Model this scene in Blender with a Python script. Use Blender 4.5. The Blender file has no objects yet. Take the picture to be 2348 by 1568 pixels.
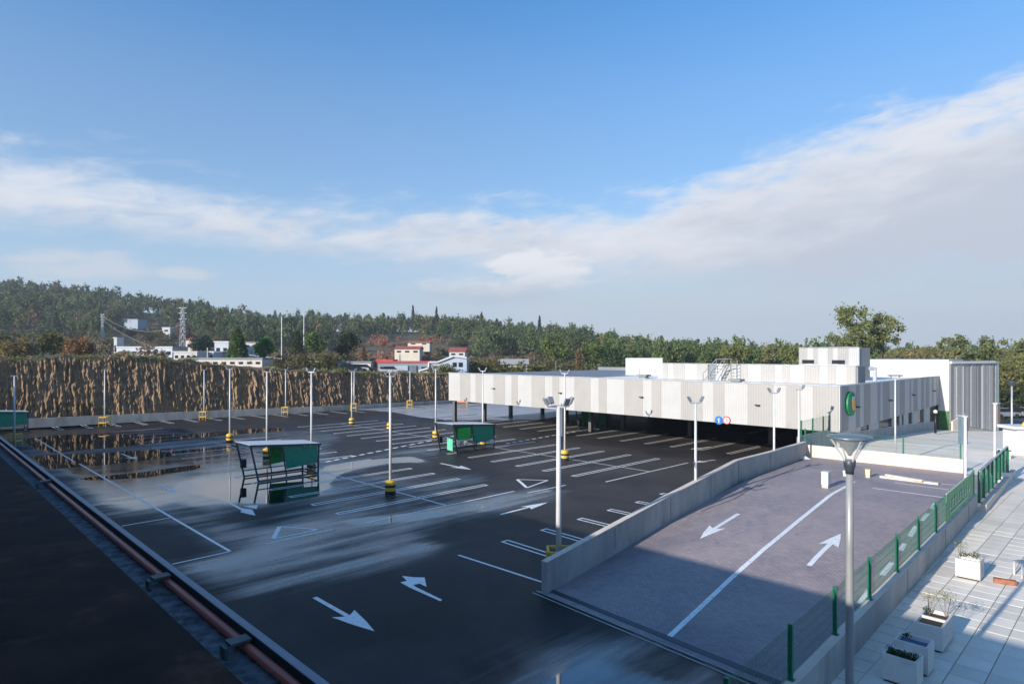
import bpy, math, random
import numpy as np
from mathutils import Vector, Matrix, noise
random.seed(7); RNG = np.random.default_rng(11)
sc = bpy.context.scene
COL = sc.collection
R = math.radians
# ------------------------------------------------------------------ camera, sky, sun, exposure
FPX, CXP, HYP, CAMZ = 1449.0, 1174.0, 812.5, 8.0
cam = bpy.data.cameras.new('camera'); co = bpy.data.objects.new('camera', cam); COL.objects.link(co)
co.location = (0, 0, CAMZ); co.rotation_euler = (R(90), 0, 0)
cam.sensor_width = 36; cam.lens = 36 * FPX / 2348; cam.shift_y = 28.5 / 2348
cam.clip_start = 0.2; cam.clip_end = 6000
sc.camera = co
SUN_H = Vector((0.744, 0.668, 0)).normalized(); SUN_EL = R(19.5)
sun = bpy.data.lights.new('sun', 'SUN'); so = bpy.data.objects.new('sun', sun); COL.objects.link(so)
sun.energy = 4.0; sun.angle = R(0.53); sun.color = (1.0, 0.93, 0.84)
sdir = Vector((SUN_H.x * math.cos(SUN_EL), SUN_H.y * math.cos(SUN_EL), -math.sin(SUN_EL)))
so.rotation_euler = sdir.to_track_quat('-Z', 'Y').to_euler()
sc.view_settings.view_transform = 'Standard'; sc.view_settings.look = 'None'
sc.view_settings.gamma = 1; sc.view_settings.exposure = 0.72
sc.view_settings.use_curve_mapping = False

world = bpy.data.worlds.new('World'); sc.world = world; world.use_nodes = True
NT = world.node_tree; NT.nodes.clear()

class NB:
    """tiny node-building helper"""
    def __init__(s, nt): s.nt = nt; s.n = nt.nodes; s.l = nt.links
    def put(s, sock, v):
        if v is None: return
        if isinstance(v, bpy.types.NodeSocket): s.l.new(v, sock)
        else:
            if isinstance(v, (tuple, list)) and len(v) == 3 and sock.type == 'RGBA': v = (*v, 1)
            sock.default_value = v
    def m(s, op, a, b=None, c=None, clamp=False):
        n = s.n.new('ShaderNodeMath'); n.operation = op; n.use_clamp = clamp
        s.put(n.inputs[0], a); s.put(n.inputs[1], b); s.put(n.inputs[2], c); return n.outputs[0]
    def mr(s, v, a, b, c=0.0, d=1.0, smooth=True):
        n = s.n.new('ShaderNodeMapRange'); n.interpolation_type = 'SMOOTHSTEP' if smooth else 'LINEAR'
        for i, x in enumerate((v, a, b, c, d)): s.put(n.inputs[i], x)
        return n.outputs[0]
    def mix(s, f, a, b):
        n = s.n.new('ShaderNodeMix'); n.data_type = 'RGBA'; s.put(n.inputs[0], f); s.put(n.inputs[6], a); s.put(n.inputs[7], b)
        return n.outputs[2]
    def noise(s, v, scale=1, det=4, rough=.55, dist=0.0):
        n = s.n.new('ShaderNodeTexNoise'); s.put(n.inputs['Vector'], v); n.inputs['Scale'].default_value = scale
        n.inputs['Detail'].default_value = det; n.inputs['Roughness'].default_value = rough
        n.inputs['Distortion'].default_value = dist; return n.outputs['Fac']
    def xyz(s, x, y, z=0.0):
        n = s.n.new('ShaderNodeCombineXYZ'); s.put(n.inputs[0], x); s.put(n.inputs[1], y); s.put(n.inputs[2], z); return n.outputs[0]
    def sep(s, v):
        n = s.n.new('ShaderNodeSeparateXYZ'); s.put(n.inputs[0], v); return n.outputs
    def co(s, which='Object'): return s.n.new('ShaderNodeTexCoord').outputs[which]
    def map(s, v, rot=(0, 0, 0), scale=(1, 1, 1), loc=(0, 0, 0)):
        n = s.n.new('ShaderNodeMapping'); s.put(n.inputs[0], v); n.inputs['Rotation'].default_value = rot
        n.inputs['Scale'].default_value = scale; n.inputs['Location'].default_value = loc; return n.outputs[0]

w = NB(NT)
sky = NT.nodes.new('ShaderNodeTexSky'); sky.sky_type = 'NISHITA'; sky.sun_disc = False
sky.sun_elevation = SUN_EL; sky.sun_rotation = math.atan2(-SUN_H.x, -SUN_H.y)
sky.altitude = 100; sky.air_density = 1.0; sky.dust_density = 0.3; sky.ozone_density = 3.0
d = w.sep(w.co('Generated'))
RAD = 57.29578
az = w.m('MULTIPLY', w.m('ARCTAN2', d[0], d[1]), RAD)
el = w.m('MULTIPLY', w.m('ARCSINE', d[2]), RAD)
# wind-drawn cloud bank: upper edge lies at 14 degrees and climbs to the right, a thinner lower rim, low haze
warp = w.noise(w.xyz(w.m('MULTIPLY', az, .06), w.m('MULTIPLY', el, .22)), 1, 3, .5)
skew = w.m('ADD', el, w.m('MULTIPLY', az, -.10))
nb_big = w.noise(w.xyz(w.m('MULTIPLY', az, .085), w.m('ADD', w.m('MULTIPLY', skew, .30), w.m('MULTIPLY', warp, .8))), 1, 7, .60, .35)
nb_fine = w.noise(w.xyz(w.m('MULTIPLY', az, .22), w.m('MULTIPLY', skew, .75), 3.1), 1, 8, .62, .5)
nb_soft = w.noise(w.xyz(w.m('MULTIPLY', az, .05), w.m('MULTIPLY', el, .16), 7.7), 1, 4, .5)
n0 = w.m('ADD', w.m('MULTIPLY', w.m('SUBTRACT', nb_big, .5), 9.0), w.m('MULTIPLY', w.m('SUBTRACT', nb_fine, .5), 6.5))
edge = w.m('ADD', w.m('ADD', w.mr(az, 6, 34, 13.6, 19.0), w.mr(az, 34, 50, 0, 2)), w.mr(az, 55, 100, 0, -18))  # unseen bank right of the view shaped down to cut fill on the side facade
edge = w.m('ADD', edge, w.mr(az, -60, -100, 0, -12))  # unseen left end of the bank shaped down too, for less sky fill
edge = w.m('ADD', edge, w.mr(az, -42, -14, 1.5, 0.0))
top = w.m('ADD', w.m('SUBTRACT', edge, el), n0)
m_top = w.mr(top, -0.7, w.mr(az, -30, 10, 4.6, 3.6))
low = w.m('ADD', w.mr(az, -40, 34, 10.0, 5.4), w.m('MULTIPLY', n0, -.55))
m_low = w.mr(w.m('SUBTRACT', el, low), -1.8, w.mr(az, -40, 10, 1.6, 2.6))
bank = w.m('MULTIPLY', m_top, m_low)
bank = w.m('MULTIPLY', bank, w.mr(az, -45, 5, .90, .98))
# low cumulus right of centre and a small bank low on the left
def blob(caz, cel, raz, rel, lo, hi):
    a = w.m('DIVIDE', w.m('SUBTRACT', az, caz), raz); e = w.m('DIVIDE', w.m('SUBTRACT', el, cel), rel)
    r2 = w.m('ADD', w.m('MULTIPLY', a, a), w.m('MULTIPLY', e, e))
    v = w.m('ADD', w.m('SUBTRACT', 1.0, r2), w.m('MULTIPLY', w.m('SUBTRACT', nb_fine, .5), 2.6))
    return w.mr(v, lo, hi)
cum = w.m('MAXIMUM', blob(2.6, 7.6, 5.2, 2.1, .0, .7), blob(-2.0, 5.6, 9.0, 1.4, -.1, 1.1))
cum2 = w.m('MULTIPLY', w.m('MAXIMUM', blob(-34, 6.6, 5.5, 1.7, 0, 1.0), blob(-27.5, 6.5, 2.6, .7, 0, 1.0)), .75)
hazelow = w.m('MULTIPLY', w.mr(el, 9.5, 3.0, 0, 1), w.mr(az, -25, 12, .30, 1.0))
hazelow = w.m('MULTIPLY', hazelow, w.mr(nb_soft, .3, .7, .75, 1))
hs = NT.nodes.new('ShaderNodeHueSaturation'); hs.inputs['Saturation'].default_value = 1.22; NT.links.new(sky.outputs[0], hs.inputs['Color'])
skyc = hs.outputs[0]
shade = w.mr(w.m('ADD', top, w.m('ADD', w.m('MULTIPLY', w.m('SUBTRACT', nb_fine, .5), -14.0), w.m('MULTIPLY', w.m('SUBTRACT', nb_soft, .5), -16.0))), .5, 9.5, 1.0, 0.0)
c_bank = w.mix(shade, (2.50, 2.70, 3.08), (3.45, 3.55, 3.8))
skyc = w.mix(w.m('MULTIPLY', w.mr(el, 31, 15, 0, 1), .42), skyc, (1.4, 1.75, 2.35))
colr = w.mix(w.m('MULTIPLY', w.mr(el, 17, 1, 0, 1, True), .88), skyc, (1.85, 2.4, 3.05))
hazelow = w.m('MULTIPLY', hazelow, w.m('MULTIPLY', w.mr(az, 110, 60, .35, 1), w.mr(az, -110, -60, .35, 1)))  # low haze thinned outside the view to cut sky fill
colr = w.mix(hazelow, colr, (2.65, 2.95, 3.2))
colr = w.mix(bank, colr, c_bank)
colr = w.mix(w.m('MULTIPLY', cum, .88), colr, w.mix(w.mr(w.m('ADD', el, w.m('MULTIPLY', nb_fine, 3)), 6.0, 9.8), (2.2, 2.5, 2.9), (3.75, 3.8, 3.95)))
colr = w.mix(cum2, colr, (2.8, 3.0, 3.3))
bg = NT.nodes.new('ShaderNodeBackground'); NT.links.new(colr, bg.inputs[0]); bg.inputs[1].default_value = 0.143
wo = NT.nodes.new('ShaderNodeOutputWorld'); NT.links.new(bg.outputs[0], wo.inputs[0])

# ------------------------------------------------------------------ geometry of the place
def P(x, y, Y): return Vector(((x - CXP) * Y / FPX, Y, CAMZ + (HYP - y) * Y / FPX))
def G(x, y, z=0.0):
    Y = FPX * (CAMZ - z) / (y - HYP); return Vector(((x - CXP) * Y / FPX, Y, z))
A = Vector((-.7007, .7135, 0)); B = Vector((.7135, .7007, 0)); UP = Vector((0, 0, 1))
def AB(a, b, z=0.0): return A * a + B * b + UP * z
def ab(p): return p.x * A.x + p.y * A.y, p.x * B.x + p.y * B.y
ANG_B = math.atan2(B.y, B.x)

# ------------------------------------------------------------------ object helpers
class MB:
    def __init__(s): s.v = []; s.f = []; s.mi = []; s.cur = 0
    def face(s, pts):
        i = len(s.v); s.v += [tuple(p) for p in pts]; s.f.append(tuple(range(i, i + len(pts)))); s.mi.append(s.cur); return s
    def hexa(s, b, t):
        i = len(s.v); s.v += [tuple(p) for p in b] + [tuple(p) for p in t]; n = len(b)
        s.f.append(tuple(range(i + n - 1, i - 1, -1))); s.f.append(tuple(range(i + n, i + 2 * n))); s.mi += [s.cur] * 2
        for k in range(n):
            s.f.append((i + k, i + (k + 1) % n, i + n + (k + 1) % n, i + n + k)); s.mi.append(s.cur)
        return s
    def box(s, c, d, ax=None, ay=None, az=None):
        c = Vector(c); ax = Vector(ax) if ax else Vector((1, 0, 0)); az = Vector(az) if az else UP
        ay = Vector(ay) if ay else az.cross(ax)
        x, y, z = ax * d[0] / 2, ay * d[1] / 2, az * d[2] / 2
        return s.hexa([c - x - y - z, c + x - y - z, c + x + y - z, c - x + y - z], [c - x - y + z, c + x - y + z, c + x + y + z, c - x + y + z])
    def bar(s, p, q, w_, h=None):
        p = Vector(p); q = Vector(q); dd = (q - p); L = dd.length; dd.normalize()
        sd = dd.cross(UP)
        if sd.length < .05: sd = Vector((B.x, B.y, 0))
        sd.normalize(); u = sd.cross(dd); return s.box((p + q) / 2, (L, w_, h or w_), dd, sd, u)
    def tube(s, p, q, r, r2=None, n=10, cap=True):
        p = Vector(p); q = Vector(q); dd = (q - p).normalized(); t = Vector((1, 0, 0)) if abs(dd.x) < .8 else Vector((0, 1, 0))
        u = dd.cross(t).normalized(); v = dd.cross(u); r2 = r if r2 is None else r2
        a = [p + (u * math.cos(2 * math.pi * k / n) + v * math.sin(2 * math.pi * k / n)) * r for k in range(n)]
        b = [q + (u * math.cos(2 * math.pi * k / n) + v * math.sin(2 * math.pi * k / n)) * r2 for k in range(n)]
        return s.hexa(a[::-1], b[::-1])
    def lathe(s, c, prof, n=20):
        c = Vector(c); i = len(s.v)
        for r, z in prof:
            for k in range(n):
                a = 2 * math.pi * k / n; s.v.append((c.x + r * math.cos(a), c.y + r * math.sin(a), c.z + z))
        for j in range(len(prof) - 1):
            for k in range(n):
                s.f.append((i + j * n + k, i + j * n + (k + 1) % n, i + (j + 1) * n + (k + 1) % n, i + (j + 1) * n + k)); s.mi.append(s.cur)
        s.f.append(tuple(i + k for k in range(n))[::-1]); s.mi.append(s.cur)
        s.f.append(tuple(i + (len(prof) - 1) * n + k for k in range(n))); s.mi.append(s.cur)
        return s
    def build(s, name, mats, parent=None, smooth=False):
        me = bpy.data.meshes.new(name); me.from_pydata(s.v, [], s.f)
        if not isinstance(mats, (list, tuple)): mats = [mats]
        for m in mats: me.materials.append(m)
        if len(mats) > 1: me.polygons.foreach_set('material_index', s.mi)
        if smooth: me.polygons.foreach_set('use_smooth', [True] * len(me.polygons))
        me.update()
        return link(name, me, parent)
def link(name, me, parent=None):
    o = bpy.data.objects.new(name, me); COL.objects.link(o)
    if parent:
        o.parent = parent; o.matrix_parent_inverse = Matrix.Translation(parent.location).inverted() if parent.type == 'EMPTY' and parent.rotation_euler.z == 0 else parent.matrix_basis.inverted()
    return o
def tag(o, label, cat, group=None):
    o['label'] = label; o['category'] = cat
    if group: o['group'] = group
    return o
def thing(name, label, cat, loc=(0, 0, 0), group=None):
    o = bpy.data.objects.new(name, None); COL.objects.link(o); o.location = loc; o.empty_display_size = .3
    return tag(o, label, cat, group)
def struct(o): o['kind'] = 'structure'; return o
def stuff(o): o['kind'] = 'stuff'; return o
def kids(o): return [c for c in bpy.data.objects if c.parent == o]
def copy_tree(o, parent=None):
    c = o.copy(); COL.objects.link(c)
    if parent: c.parent = parent
    for ch in kids(o): copy_tree(ch, c)
    return c

# ------------------------------------------------------------------ materials
MATS = {}
def mat(name, col, rough=.7, metal=0.0, var=.12, scale=3.0, bump=0.0, bscale=40.0, spec=.5, stretch=(1, 1, 1), dirt=None):
    if name in MATS: return MATS[name]
    m = bpy.data.materials.new(name); m.use_nodes = True; nb = NB(m.node_tree); p = m.node_tree.nodes['Principled BSDF']
    v = nb.map(nb.co(), scale=stretch)
    n1 = nb.noise(v, scale, 5, .6)
    c2 = tuple(max(0, c * (1 - var)) for c in col); c1 = tuple(min(1, c * (1 + var)) for c in col)
    c = nb.mix(nb.mr(n1, .3, .7), c2, c1)
    if dirt:
        c = nb.mix(nb.m('MULTIPLY', nb.mr(nb.noise(v, dirt[1], 6, .65), .5, .75), dirt[2]), c, dirt[0])
    nb.put(p.inputs['Base Color'], c)
    nb.put(p.inputs['Roughness'], nb.mr(n1, .2, .8, max(0, rough - .08), min(1, rough + .08)))
    p.inputs['Metallic'].default_value = metal; p.inputs['Specular IOR Level'].default_value = spec
    if bump:
        bn = m.node_tree.nodes.new('ShaderNodeBump'); bn.inputs['Strength'].default_value = bump; bn.inputs['Distance'].default_value = .02
        nb.put(bn.inputs['Height'], nb.noise(v, bscale, 5, .6)); nb.put(p.inputs['Normal'], bn.outputs[0])
    MATS[name] = m; return m
concrete = mat('concrete', (.37, .36, .34), .85, var=.16, scale=1.2, bump=.3, bscale=18, stretch=(1, 1, .35), dirt=((.17, .17, .165), .9, .5))
conc_light = mat('concrete_light', (.64, .55, .46), .85, var=.08, scale=1.5, bump=.2, bscale=20, dirt=((.38, .34, .29), .7, .4))
paint_w = mat('road_paint', (.82, .82, .80), .32, spec=.9, var=.08, scale=6, dirt=((.22, .22, .22), 8, .6))
metal_g = mat('galvanised', (.50, .51, .53), .42, .35, var=.08, scale=2)
metal_w = mat('pole_white', (.62, .62, .61), .45, .1, var=.06, scale=2)
metal_d = mat('dark_metal', (.055, .065, .08), .45, .2, var=.15)
shelter_blue = mat('shelter_steel', (.035, .06, .085), .4, .3, var=.1)
black = mat('black_plastic', (.012, .012, .014), .45, var=.2)
yellow = mat('yellow_paint', (.72, .44, .04), .5, var=.15, scale=6, dirt=((.3, .2, .06), 4, .5))
bandblk = mat('black_band', (.02, .02, .02), .55, var=.2)
green_f = mat('fence_green', (.0, .13, .065), .45, var=.12)
white_p = mat('panel_white', (.74, .74, .71), .5, var=.02, scale=.6)
beige_p = mat('panel_beige', (.52, .505, .475), .5, var=.02, scale=.6)
white_wall = mat('render_white', (.58, .58, .57), .6, var=.02, scale=.4)
roof_white = mat('roof_membrane', (.82, .82, .80), .7, var=.06, scale=.3)
roof_grey = mat('roof_metal_grey', (.20, .22, .24), .6, .2, var=.12, scale=.3)
def corrugated(name, col, k=22.0):
    m = mat(name, col, .5, var=.03, scale=.7); nb = NB(m.node_tree); p = m.node_tree.nodes['Principled BSDF']
    v = nb.sep(nb.co()); t = nb.m('ADD', nb.m('MULTIPLY', v[0], 1.0), nb.m('MULTIPLY', v[1], -1.0 if 'side' not in name else 1.0))
    s_ = nb.m('SINE', nb.m('MULTIPLY', t, k)); bn = m.node_tree.nodes.new('ShaderNodeBump')
    bn.inputs['Strength'].default_value = .35; bn.inputs['Distance'].default_value = .02
    nb.put(bn.inputs['Height'], s_); nb.put(p.inputs['Normal'], bn.outputs[0]); return m
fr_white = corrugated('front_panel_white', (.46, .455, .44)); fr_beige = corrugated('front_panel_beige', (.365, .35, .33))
sd_white = corrugated('side_panel_white', (.46, .455, .44)); sd_beige_shade = corrugated('side_panel_beige_shade', (.29, .275, .26))  # side beige: same panels as the front, shade darkened into the colour
glass_dark = mat('dark_glass', (.02, .025, .03), .08, var=.1)
g_green = mat('shelter_green', (.01, .42, .07), .3, var=.06, scale=1)
g_teal = mat('shelter_teal', (.008, .25, .15), .3, var=.06, scale=1)
soil = mat('soil', (.06, .042, .03), .95, var=.4, scale=20, bump=.6, bscale=40)
rust = mat('rusty_brown', (.32, .12, .06), .7, var=.25, scale=8)
bark = mat('bark', (.13, .10, .075), .9, var=.3, scale=5, bump=.4)
red_roof = mat('red_roof', (.36, .09, .06), .8, var=.2, scale=1)
brick_red = mat('red_panel', (.5, .05, .05), .6, var=.1)
sky_blue = mat('blue_cladding', (.33, .40, .48), .6, var=.08, scale=.4)
cream = mat('cream_render', (.62, .56, .46), .8, var=.08, scale=.5)
white_h = mat('house_white', (.54, .54, .53), .8, var=.06, scale=.5)
tyre = mat('tyre', (.02, .02, .02), .8)

def asphalt_mat():
    m = bpy.data.materials.new('asphalt'); m.use_nodes = True; nt = m.node_tree; nb = NB(nt); p = nt.nodes['Principled BSDF']
    v = nb.map(nb.co(), rot=(0, 0, -ANG_B))                         # x runs along B, y across the stalls
    wet = nt.nodes.new('ShaderNodeAttribute'); wet.attribute_name = 'wet'; pud = nt.nodes.new('ShaderNodeAttribute'); pud.attribute_name = 'puddle'
    streak = nb.noise(nb.map(v, scale=(.07, .55, 1)), 1, 6, .55, .5)
    patch = nb.noise(v, .22, 5, .6, .4)
    fine = nb.noise(v, 9, 6, .7)
    strk2 = nb.noise(nb.map(v, scale=(.16, 1.7, 1), loc=(3, 5, 0)), 1, 5, .6, .8)
    wv = nb.m('ADD', nb.m('ADD', nb.m('MULTIPLY', wet.outputs['Fac'], .95), nb.m('MULTIPLY', nb.m('SUBTRACT', strk2, .5), .8)), nb.m('ADD', nb.m('MULTIPLY', nb.m('SUBTRACT', streak, .5), 1.2), nb.m('MULTIPLY', nb.m('SUBTRACT', patch, .5), .6)))
    wm = nb.m('MULTIPLY', nb.mr(wv, .12, .98), nb.mr(wet.outputs['Fac'], .02, .3))
    pv = nb.m('ADD', pud.outputs['Fac'], nb.m('ADD', nb.m('MULTIPLY', nb.m('SUBTRACT', streak, .5), .8), nb.m('MULTIPLY', nb.m('SUBTRACT', patch, .5), .45)))
    pm = nb.mr(pv, .40, .62)
    base = nb.mix(nb.mr(patch, .3, .7), (.024, .021, .021), (.050, .044, .042))
    base = nb.mix(nb.m('MULTIPLY', nb.mr(fine, .45, .75), .35), base, (.10, .092, .088))
    base = nb.mix(nb.mr(streak, .58, .72, 0, .35), base, (.075, .068, .062))
    base = nb.mix(wm, base, (.020, .021, .024)); base = nb.mix(pm, base, (.010, .011, .013))
    nb.put(p.inputs['Base Color'], base)
    r = nb.mr(fine, .3, .7, .46, .62); r = nb.m('ADD', nb.m('MULTIPLY', r, nb.m('SUBTRACT', 1, wm)), nb.m('MULTIPLY', nb.mr(strk2, .35, .65, .05, .17), wm))
    r = nb.m('ADD', nb.m('MULTIPLY', r, nb.m('SUBTRACT', 1, pm)), nb.m('MULTIPLY', .012, pm)); nb.put(p.inputs['Roughness'], r)
    nb.put(p.inputs['IOR'], nb.m('ADD', 1.5, nb.m('MULTIPLY', nb.m('MAXIMUM', wm, pm), .58)))
    nb.put(p.inputs['Specular IOR Level'], nb.m('ADD', .10, nb.m('MULTIPLY', nb.m('MAXIMUM', wm, pm), .90)))
    bn = nt.nodes.new('ShaderNodeBump'); bn.inputs['Distance'].default_value = .012
    nb.put(bn.inputs['Strength'], nb.m('MULTIPLY', nb.m('SUBTRACT', 1, nb.m('MAXIMUM', pm, nb.m('MULTIPLY', wm, .85))), .35))
    nb.put(bn.inputs['Height'], nb.noise(v, 60, 3, .7)); nb.put(p.inputs['Normal'], bn.outputs[0]); return m
asphalt = asphalt_mat()
road_dark = mat('far_asphalt', (.05, .05, .052), .6, var=.2, scale=.5)
def paver_mat():
    m = bpy.data.materials.new('ramp_pavers'); m.use_nodes = True; nt = m.node_tree; nb = NB(nt); p = nt.nodes['Principled BSDF']
    v = nb.map(nb.co(), rot=(0, 0, -ANG_B))
    br = nt.nodes.new('ShaderNodeTexBrick'); nb.put(br.inputs['Vector'], nb.map(v, rot=(0, 0, R(90)))); br.inputs['Scale'].default_value = 1
    br.inputs['Brick Width'].default_value = .2; br.inputs['Row Height'].default_value = .1; br.inputs['Mortar Size'].default_value = .008
    br.inputs['Color1'].default_value = (.39, .315, .305, 1); br.inputs['Color2'].default_value = (.28, .235, .245, 1); br.inputs['Mortar'].default_value = (.15, .135, .14, 1)
    big = nb.noise(v, .35, 4, .6); md = nb.noise(nb.map(v, scale=(1, 2.2, 1)), 1.6, 5, .7)
    c = nb.mix(nb.mr(big, .35, .7, 0, .55), br.outputs[0], (.40, .32, .30)); c = nb.mix(nb.mr(md, .55, .8, 0, .6), c, (.50, .41, .38))
    c = nb.mix(nb.mr(md, .47, .25, 0, .7), c, (.14, .125, .14)); c = nb.mix(nb.mr(nb.noise(v, .16, 4, .6, .8), .45, .7, 0, .65), c, (.15, .135, .16))
    nb.put(p.inputs['Base Color'], c); nb.put(p.inputs['Roughness'], nb.mr(md, .3, .7, .5, .75))
    bn = nt.nodes.new('ShaderNodeBump'); bn.inputs['Strength'].default_value = .4; bn.inputs['Distance'].default_value = .01
    nb.put(bn.inputs['Height'], br.outputs['Fac']); bn.invert = True; nb.put(p.inputs['Normal'], bn.outputs[0]); return m
pavers = paver_mat()
def slab_mat(name, col, tile):
    m = bpy.data.materials.new(name); m.use_nodes = True; nt = m.node_tree; nb = NB(nt); p = nt.nodes['Principled BSDF']
    v = nb.map(nb.co(), rot=(0, 0, -ANG_B)); big = nb.noise(v, .5, 5, .65); fn = nb.noise(v, 14, 5, .7)
    c = nb.mix(nb.mr(big, .3, .75), tuple(x * .86 for x in col), tuple(x * 1.06 for x in col)); c = nb.mix(nb.mr(fn, .55, .8, 0, .35), c, tuple(x * .6 for x in col)); c = nb.mix(nb.mr(nb.noise(v, 1.7, 6, .7, .6), .55, .72, 0, .4), c, tuple(x * .62 for x in col))
    if tile:
        br = nt.nodes.new('ShaderNodeTexBrick'); nb.put(br.inputs['Vector'], v); br.inputs['Scale'].default_value = 1; br.offset = 0
        br.inputs['Brick Width'].default_value = .6; br.inputs['Row Height'].default_value = .6; br.inputs['Mortar Size'].default_value = .012
        br.inputs['Color1'].default_value = (1, 1, 1, 1); br.inputs['Color2'].default_value = (.88, .88, .88, 1); br.inputs['Mortar'].default_value = (.45, .44, .42, 1)
        n = nt.nodes.new('ShaderNodeMix'); n.data_type = 'RGBA'; n.blend_type = 'MULTIPLY'; n.inputs[0].default_value = 1
        nb.put(n.inputs[6], c); nb.put(n.inputs[7], br.outputs[0]); c = n.outputs[2]
    nb.put(p.inputs['Base Color'], c); p.inputs['Roughness'].default_value = .8; return m
slab_far = slab_mat('paving_far', (.84, .755, .64), True); slab_plain = slab_mat('plaza_concrete', (.84, .755, .64), False)
tile_m = [slab_mat('paving_tile_a', (.84, .755, .64), False), slab_mat('paving_tile_b', (.72, .655, .56), False), slab_mat('paving_tile_c', (.79, .715, .61), False)]
slab_wet = mat('wet_concrete_slab', (.40, .40, .41), .35, var=.15, scale=.5, stretch=(1, 1, 1))
def rock_mat():
    m = bpy.data.materials.new('cut_rock'); m.use_nodes = True; nt = m.node_tree; nb = NB(nt); p = nt.nodes['Principled BSDF']
    v = nb.map(nb.co(), scale=(1, 1, .35)); a = nb.noise(v, .9, 6, .7, .4); b = nb.noise(nb.map(nb.co(), scale=(2.2, 2.2, .5)), 1.3, 5, .7)
    c = nb.mix(nb.mr(a, .35, .65), (.20, .13, .075), (.33, .215, .12)); c = nb.mix(nb.mr(b, .5, .7, 0, .6), c, (.12, .085, .06))
    c = nb.mix(nb.mr(nb.noise(nb.co(), .16, 3, .5), .58, .7, 0, .6), c, (.36, .22, .09))
    nb.put(p.inputs['Base Color'], c); p.inputs['Roughness'].default_value = .9
    bn = nt.nodes.new('ShaderNodeBump'); bn.inputs['Strength'].default_value = .9; bn.inputs['Distance'].default_value = .18
    nb.put(bn.inputs['Height'], nb.noise(nb.map(nb.co(), scale=(1, 1, .4)), 2.2, 7, .75)); nb.put(p.inputs['Normal'], bn.outputs[0]); return m
rock = rock_mat()
def terrain_mat():
    m = bpy.data.materials.new('hill_soil'); m.use_nodes = True; nt = m.node_tree; nb = NB(nt); p = nt.nodes['Principled BSDF']
    a = nb.noise(nb.co(), .03, 6, .6, .5); b = nb.noise(nb.co(), .25, 6, .7)
    c = nb.mix(nb.mr(a, .4, .6), (.050, .055, .022), (.115, .080, .045)); c = nb.mix(nb.mr(b, .45, .7, 0, .7), c, (.085, .095, .035))
    nb.put(p.inputs['Base Color'], c); p.inputs['Roughness'].default_value = .95; return m
terr_m = terrain_mat()
def leaf_mat():
    m = bpy.data.materials.new('foliage'); m.use_nodes = True; nt = m.node_tree; nb = NB(nt); p = nt.nodes['Principled BSDF']
    at = nt.nodes.new('ShaderNodeAttribute'); at.attribute_name = 'tint'
    nb.put(p.inputs['Base Color'], at.outputs['Color']); p.inputs['Roughness'].default_value = .75; p.inputs['Specular IOR Level'].default_value = .2
    tr = nt.nodes.new('ShaderNodeBsdfTranslucent'); nb.put(tr.inputs[0], at.outputs['Color']); mx = nt.nodes.new('ShaderNodeMixShader'); mx.inputs[0].default_value = .28
    nt.links.new(p.outputs[0], mx.inputs[1]); nt.links.new(tr.outputs[0], mx.inputs[2]); nt.links.new(mx.outputs[0], nt.nodes['Material Output'].inputs[0]); return m
leaf = leaf_mat()

# ------------------------------------------------------------------ base ground and hills
b_ = MB(); S = 1500
b_.face([(-S, -S, -2.2), (S, -S, -2.2), (S, S, -2.2), (-S, S, -2.2)]); struct(b_.build('ground', terr_m))
TX = [-260, 0, 250, 430, 600, 850, 1030, 1300, 1600, 2000, 2348, 2700]
TR = {100: [7.5, 7.4, 7.5, 6.6, 5.7, 5.0, 4.2, 1.5, 0.2, -.6, -1.2, -1.2],
      110: [7.6, 7.5, 7.4, 6.5, 5.5, 4.9, 4.2, 2.0, 0.6, -.6, -1.3, -1.3],
      150: [9.5, 9.0, 7.4, 6.5, 5.5, 4.4, 4.0, 2.6, 1.4, .2, -1, -1],
      220: [15, 14, 10, 8.0, 6.6, 6.0, 5.0, 4.0, 3.0, 2, .5, .5],
      300: [28, 27, 21, 15, 12, 13, 13, 9, 5, 3, 2, 2],
      400: [48, 46, 40, 33, 23, 23, 24.5, 15, 8, 3, 3, 3],
      600: [44, 42, 36, 28, 18, 19, 20, 12, 6, 3, 3, 3],
      1100: [30, 30, 26, 20, 14, 10, 10, 8, 4, 3, 3, 3]}
TY = sorted(TR)
def Tz(px, Y):
    px = max(TX[0], min(TX[-1], px)); Y = max(TY[0], min(TY[-1], Y))
    vals = [float(np.interp(px, TX, TR[k])) for k in TY]
    z = float(np.interp(Y, TY, vals)); X = (px - CXP) * Y / FPX
    return z + max(0, min(1, (Y - 140) / 120)) * (noise.noise((X * .012, Y * .012, 0)) * 5 + noise.noise((X * .05, Y * .05, 3)) * 1.5)
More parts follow.
